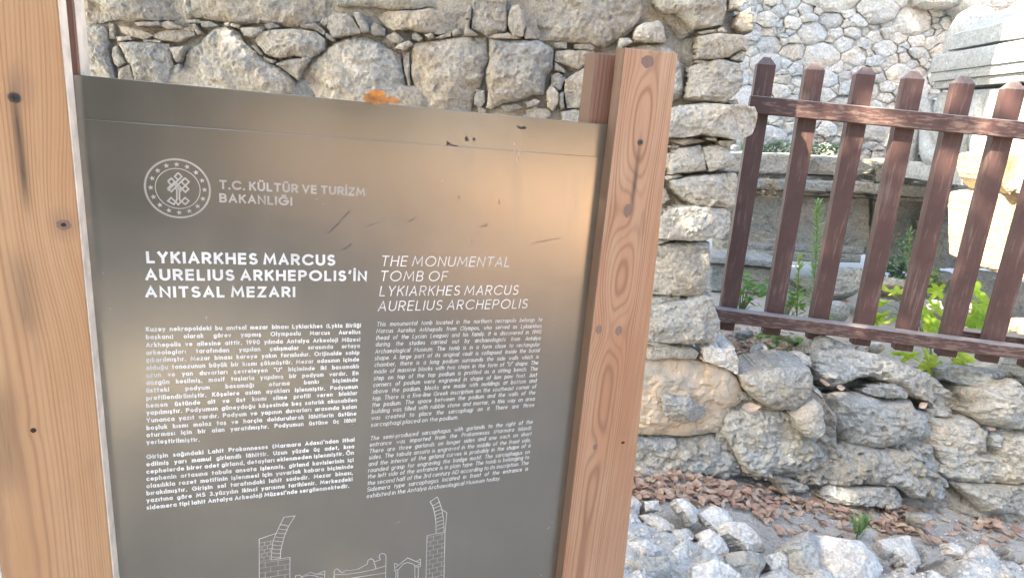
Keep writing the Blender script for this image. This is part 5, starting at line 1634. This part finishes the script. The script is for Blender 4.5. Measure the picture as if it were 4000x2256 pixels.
def leafy(label, name, base_px, Y, leaves, L, mat, seed, wd=.85, cat='plant'):
    q = random.Random(seed)
    B = onY(*base_px, Y)
    t_ = thing(name, label, cat, B)
    st = MB()
    leaves = list(leaves) + [(a + q.uniform(-22, 22), b + q.uniform(-18, 18)) for (a, b) in leaves]
    for (a, b) in leaves:
        p = onY(a, b, Y + q.uniform(-.06, .06)) - B
        st.tube([(0, 0, 0), tuple(p * .5 + np.array([0, 0, .03])), tuple(p)], [.002, .0016, .001], 4)
        LL = L * q.uniform(.8, 1.2)
        V, Fc = leaf_geo(LL, LL * wd, .2, .15, 6)
        V = V @ rotm(q.uniform(.2, .9), q.uniform(-.4, .2), q.uniform(-.8, 3.8)).T
        mesh_obj('leaf', V + p, Fc, mat, t_)
    st.build('stem', M['stem'], t_)
    return t_
leafy('low bush of rounded bright green leaves behind the first picket', 'leafy_plant', (2890, 1240), 3.35,
      [cH(*p)[0] for p in [(130, 920), (150, 965), (180, 945), (205, 960), (240, 965), (265, 970), (175, 1000), (200, 1020), (240, 1040), (265, 1020), (130, 1050), (150, 1080), (200, 1100), (240, 1120), (220, 990), (260, 1000), (115, 1000)]], .042, M['green'], 3)
leafy('low bush of rounded green leaves between the second and third pickets', 'leafy_plant', (3060, 1270), 3.35,
      [cH(*p)[0] for p in [(415, 1070), (440, 1060), (470, 1050), (490, 1045), (430, 1090), (460, 1085), (485, 1080), (505, 1060), (445, 1110), (480, 1120), (500, 1100), (395, 1100), (530, 1150), (680, 1180)]], .042, M['green'], 4)
leafy('creeping seedlings with small round leaves on the ledge below the fence', 'ground_creeper', (3120, 1350), 3.15,
      [cE(*p)[0] for p in [(1260, 30), (1300, 45), (1340, 30), (1420, 40), (1480, 60), (1540, 50), (1600, 80), (1650, 100), (1700, 90), (1400, 110), (1350, 120), (1690, 130), (1420, 215), (1460, 205), (1500, 215), (1640, 60), (1240, 15), (1560, 90)]], .035, M['green'], 5)
def fig_leaf(L):
    V, Fc = [(0, 0, 0)], []
    na = 60
    for ring in (0.5, 1.0):
        for k in range(na):
            a = -math.pi * .93 + 2 * math.pi * .93 * k / (na - 1)
            lob = 0
            for (c, wdt, ln) in ((0, .36, 1.0), (.95, .33, .86), (-.95, .33, .86), (1.95, .36, .58), (-1.95, .36, .58)):
                lob = max(lob, ln * math.exp(-((a - c) / wdt) ** 2))
            rad = (.34 + .66 * lob) * (1 + (.03 if k % 2 else -.03) * (ring == 1))
            if abs(a) > 2.5: rad *= .75
            rad *= L * ring
            V.append((rad * math.cos(a), rad * math.sin(a), L * (.10 * math.sin(a * 3.2 + 1) * ring - .22 * ring * ring * (rad / L) ** 2)))
    for k in range(na - 1):
        Fc.append((0, 1 + k, 2 + k)); Fc.append((1 + k, 1 + na + k, 2 + na + k, 2 + k))
    return np.array(V), Fc
figs = [(cL(190, 1060), .062, (0, -.5, 2.2)), (cL(110, 1165), .062, (.3, -.2, 3.2)), (cL(90, 1285), .085, (.4, .1, 3.0)), (cL(140, 1345), .075, (.3, .2, 3.4)), (cL(250, 1065), .045, (-.8, -.6, 1.2)),
        (cL(650, 1055), .055, (.9, .1, 2.6)), (cL(985, 1050), .075, (.2, -.5, .7)), (cL(1065, 1165), .080, (.5, 0, .1)), (cL(1000, 1270), .085, (.6, .3, -.3)), (cL(965, 1335), .075, (1.0, .5, -.6)),
        (cL(460, 1240), .060, (0, -.4, 1.8)), (cL(540, 1345), .080, (.5, .1, .1)), (cL(510, 1280), .05, (-.6, -.8, 1.2)), (cL(630, 1225), .055, (.3, -.6, .9)), (cL(430, 1340), .05, (0, 0, 3)), (cL(600, 1380), .07, (.6, .1, .2)),
        (cF(1000, 330), .085, (.3, .1, 2.4)), (cF(1150, 390), .10, (.5, .4, -.2)), (cF(1240, 450), .06, (.6, .6, -.8)), (cF(1470, 350), .10, (.5, .1, .2)), (cF(900, 310), .06, (.2, 0, 3)), (cF(1400, 400), .07, (.7, .3, -.3)),
        (cF(1010, 0), .08, (.5, 0, 3)), (cF(1180, 30), .08, (.6, 0, .3)), (cL(880, 1180), .05, (.4, -.2, 1.2)), (cL(40, 1330), .06, (.5, 0, 2.6))]
FB = onY(3640, 1470, 3.6); FB[2] = .36
fig = thing('fig_sapling', 'young fig bush with large lobed yellow green leaves behind the fence pickets', 'bush', FB)
q = random.Random(9)
stem = MB()
nodes = [np.array([0, 0, .0]), np.array([-.12, .02, .12]), np.array([.12, .03, .16]), np.array([-.25, .0, .22]), np.array([.28, .02, .24]), np.array([.02, 0, .30])]
for i in range(1, 6): stem.tube([(0, 0, -.08), tuple(nodes[i] * .5), tuple(nodes[i])], [.008, .006, .004], 6)
for i, (pp, L, rot) in enumerate(figs):
    p = onY(*pp[0], (3.6 if pp[0][1] < 1345 else 3.17) + q.uniform(-.1, .1)) - FB
    b = min(nodes, key=lambda n_: np.linalg.norm(n_ - p))
    stem.tube([tuple(b), tuple((b + p) / 2 + np.array([0, 0, .02])), tuple(p)], [.003, .0025, .002], 5)
    V, Fc = fig_leaf(L * (1.45 if pp[0][1] < 1345 else 1.1))
    V = V @ rotm(rot[0] + .35, rot[1], rot[2]).T
    mesh_obj('leaf', V + p, Fc, M['fig'], fig)
stem.build('branches', M['stem'], fig)
# little weed on the dirt
wp = ground_hit(3348, 2092, -.115)
wd_ = thing('small_weed', 'small bushy green weed sprouting from the dirt in the right foreground', 'weed', wp)
mb = MB(); q = random.Random(6)
for i in range(46):
    L = q.uniform(.05, .10)
    V, Fc = leaf_geo(L, L * .15, q.uniform(-.5, .1), .1, 5)
    V = V @ rotm(0, -math.radians(q.uniform(35, 85)), q.uniform(0, 6.28)).T
    mb.add(V + [q.uniform(-.012, .012), q.uniform(-.01, .01), q.uniform(0, .05)], Fc)
mb.build('foliage', M['weed'], wd_)
mb = MB(); mb.tube([(0, 0, -.02), (0, 0, .03), (.004, 0, .08)], [.004, .003, .002], 5); mb.build('stem', M['stem'], wd_)
# moss and greenery at the foot of the far wall, dried hanging weed
def tuft(label, poly, n_, Y, L, mat, seed, name='moss'):
    q = random.Random(seed); mb = MB()
    px = [p[0] for p in poly]; py = [p[1] for p in poly]
    c = 0
    while c < n_:
        a, b = q.uniform(min(px), max(px)), q.uniform(min(py), max(py))
        if not in_poly(np.array([a]), np.array([b]), poly)[0]: continue
        c += 1
        P = onY(a, b, Y + q.uniform(-.05, .02))
        V, Fc = leaf_geo(L * q.uniform(.6, 1.3), L * .45, .2, .2, 3)
        mb.add(V @ rotm(q.uniform(0, 1.5), q.uniform(-1, 1), q.uniform(0, 6.28)).T + P, Fc)
    return tag(mb.build(name, mat), label, kind='stuff')
tuft('pale green moss at the foot of the far masonry wall', cH(150, 105, 500, 80, 760, 110, 900, 150, 880, 168, 560, 168, 160, 158), 420, 5.8, .05, M['moss'], 21)
tuft('low greenery on the podium step behind the fourth picket', cH(1000, 830, 1200, 815, 1215, 900, 1160, 950, 1030, 905), 260, 4.75, .05, M['moss'], 22, 'ground_cover')
tuft('greyish plants at the foot of the right podium panel', cH(1150, 700, 1215, 680, 1210, 780, 1130, 790), 60, 5.0, .05, M['moss'], 23, 'ground_cover')
tuft('thin weeds by the base of the broken podium block', cH(1290, 930, 1400, 900, 1400, 1010, 1310, 1000), 80, 4.5, .05, M['weed'], 24, 'ground_cover')
dw = thing('dried_weed', 'small dried straw coloured weed hanging from the podium ledge', 'weed', onY(*cH(330, 345)[0], 5.2))
mb = MB(); q = random.Random(31)
for i in range(70):
    P = onY(*cH(q.uniform(275, 385), q.uniform(320, 440))[0], 5.2 + q.uniform(-.04, .04)) - np.array(dw.location)
    V, Fc = leaf_geo(.04 * q.uniform(.6, 1.2), .014, .3, .2, 3)
    mb.add(V @ rotm(q.uniform(0, 3), q.uniform(-1, 1), q.uniform(0, 6.28)).T + P, Fc)
M['straw'] = leaf_mat('straw', [(.42, .34, .20), (.50, .42, .27)], .3)
mb.build('foliage', M['straw'], dw)
mb = MB()
for i in range(8): mb.tube([(0, 0, .0), (q.uniform(-.08, .08), q.uniform(-.05, 0), -.06), (q.uniform(-.13, .13), -.03, q.uniform(-.2, -.08))], [.002, .0015, .001], 4)
mb.build('stem', M['twig'], dw)

# ---------------------------------------------------------------- unseen trees placed to shade the sign and dim its reflections
def tree(label, base, crown_c, crown_r, nl, L, seed):
    q = random.Random(seed)
    t_ = thing('tree', label, 'tree', base)
    B = np.array(base, float); Cc = np.array(crown_c, float) - B
    mb = MB()
    trunk = [np.array([0, 0, -.2]), Cc * .3 * [1, 1, 1] + [0, 0, .2], Cc * .7, Cc]
    mb.tube([tuple(p) for p in trunk], [.22, .17, .12, .05], 10)
    for i in range(9):
        a = q.uniform(0, 6.28); e = q.uniform(-.1, .9)
        tip = Cc + np.array([math.cos(a) * math.cos(e) * crown_r[0], math.sin(a) * math.cos(e) * crown_r[1], math.sin(e) * crown_r[2]]) * .8
        st = Cc * q.uniform(.6, .9)
        mb.tube([tuple(st), tuple((st + tip) / 2 + [0, 0, .15]), tuple(tip)], [.07, .04, .015], 6)
    mb.build('trunk', M['bark'], t_)
    rn = np.random.RandomState(seed)
    ncl = 90
    cl = rn.normal(size=(ncl, 3)); cl /= np.linalg.norm(cl, axis=1)[:, None]
    cl *= (rn.uniform(.15, 1, ncl) ** .45)[:, None]
    cid = rn.randint(0, ncl, nl)
    P = cl[cid] * crown_r + rn.normal(size=(nl, 3)) * np.array(crown_r) * .13 + Cc
    V = []; 
    a = rn.normal(size=(nl, 3)); a /= np.linalg.norm(a, axis=1)[:, None]
    b = np.cross(a, rn.normal(size=(nl, 3))); b /= np.linalg.norm(b, axis=1)[:, None]
    s_ = L * rn.uniform(.7, 1.3, nl)[:, None]
    V = np.stack([P - a * s_, P - b * s_ * .45, P + a * s_, P + b * s_ * .45], 1).reshape(-1, 3)
    Fq = np.arange(nl * 4).reshape(-1, 4)
    mesh_obj('crown', V, Fq, M['crown'], t_, smooth=False)
tree('unseen broad evergreen tree added left of and behind the visitor to shade the sign', (-6.2, -2.6, -.05), (-4.3, -1.9, 5.7), (3.3, 3.1, 2.0), 26000, .10, 1)
tree('unseen slim evergreen tree added behind the visitor to shade the near ground', (-3.2, -5.2, -.05), (-2.2, -3.9, 5.7), (2.6, 2.6, 1.6), 16000, .11, 3)
tree('unseen evergreen tree added behind the big boulder wall on the left to shade the chamber', (-5.2, 5.6, .3), (-2.9, 4.6, 7.6), (3.4, 2.8, 2.1), 20000, .11, 2)
for lab, x, y, h_, rr in [('unseen dark tree added straight behind the visitor to darken the panel reflection', .5, -8.5, 5.5, 2.6), ('unseen dark bushy tree added behind the visitor on the left to darken the panel reflection', -4.5, -8, 6, 3.0), ('unseen tall tree added further behind the visitor to darken the panel reflection', 1.5, -15, 7, 3.4),
                          ('tree at the far edge of the sunny clearing, nearest the wall', 27, -2, 8, 4.5), ('tree at the far edge of the sunny clearing, second from the wall', 26, -11, 8.5, 4.8),
                          ('tree at the far edge of the sunny clearing, third from the wall', 21, -20, 8, 4.6), ('tree at the far edge of the sunny clearing, farthest from the wall', 12, -25, 8, 4.8)]:
    tree(lab, (x, y, -.05), (x, y, h_ * .5), (rr, rr, h_ * .5), 6000, .2 if rr < 4 else .4, int(x * 7 + 400))
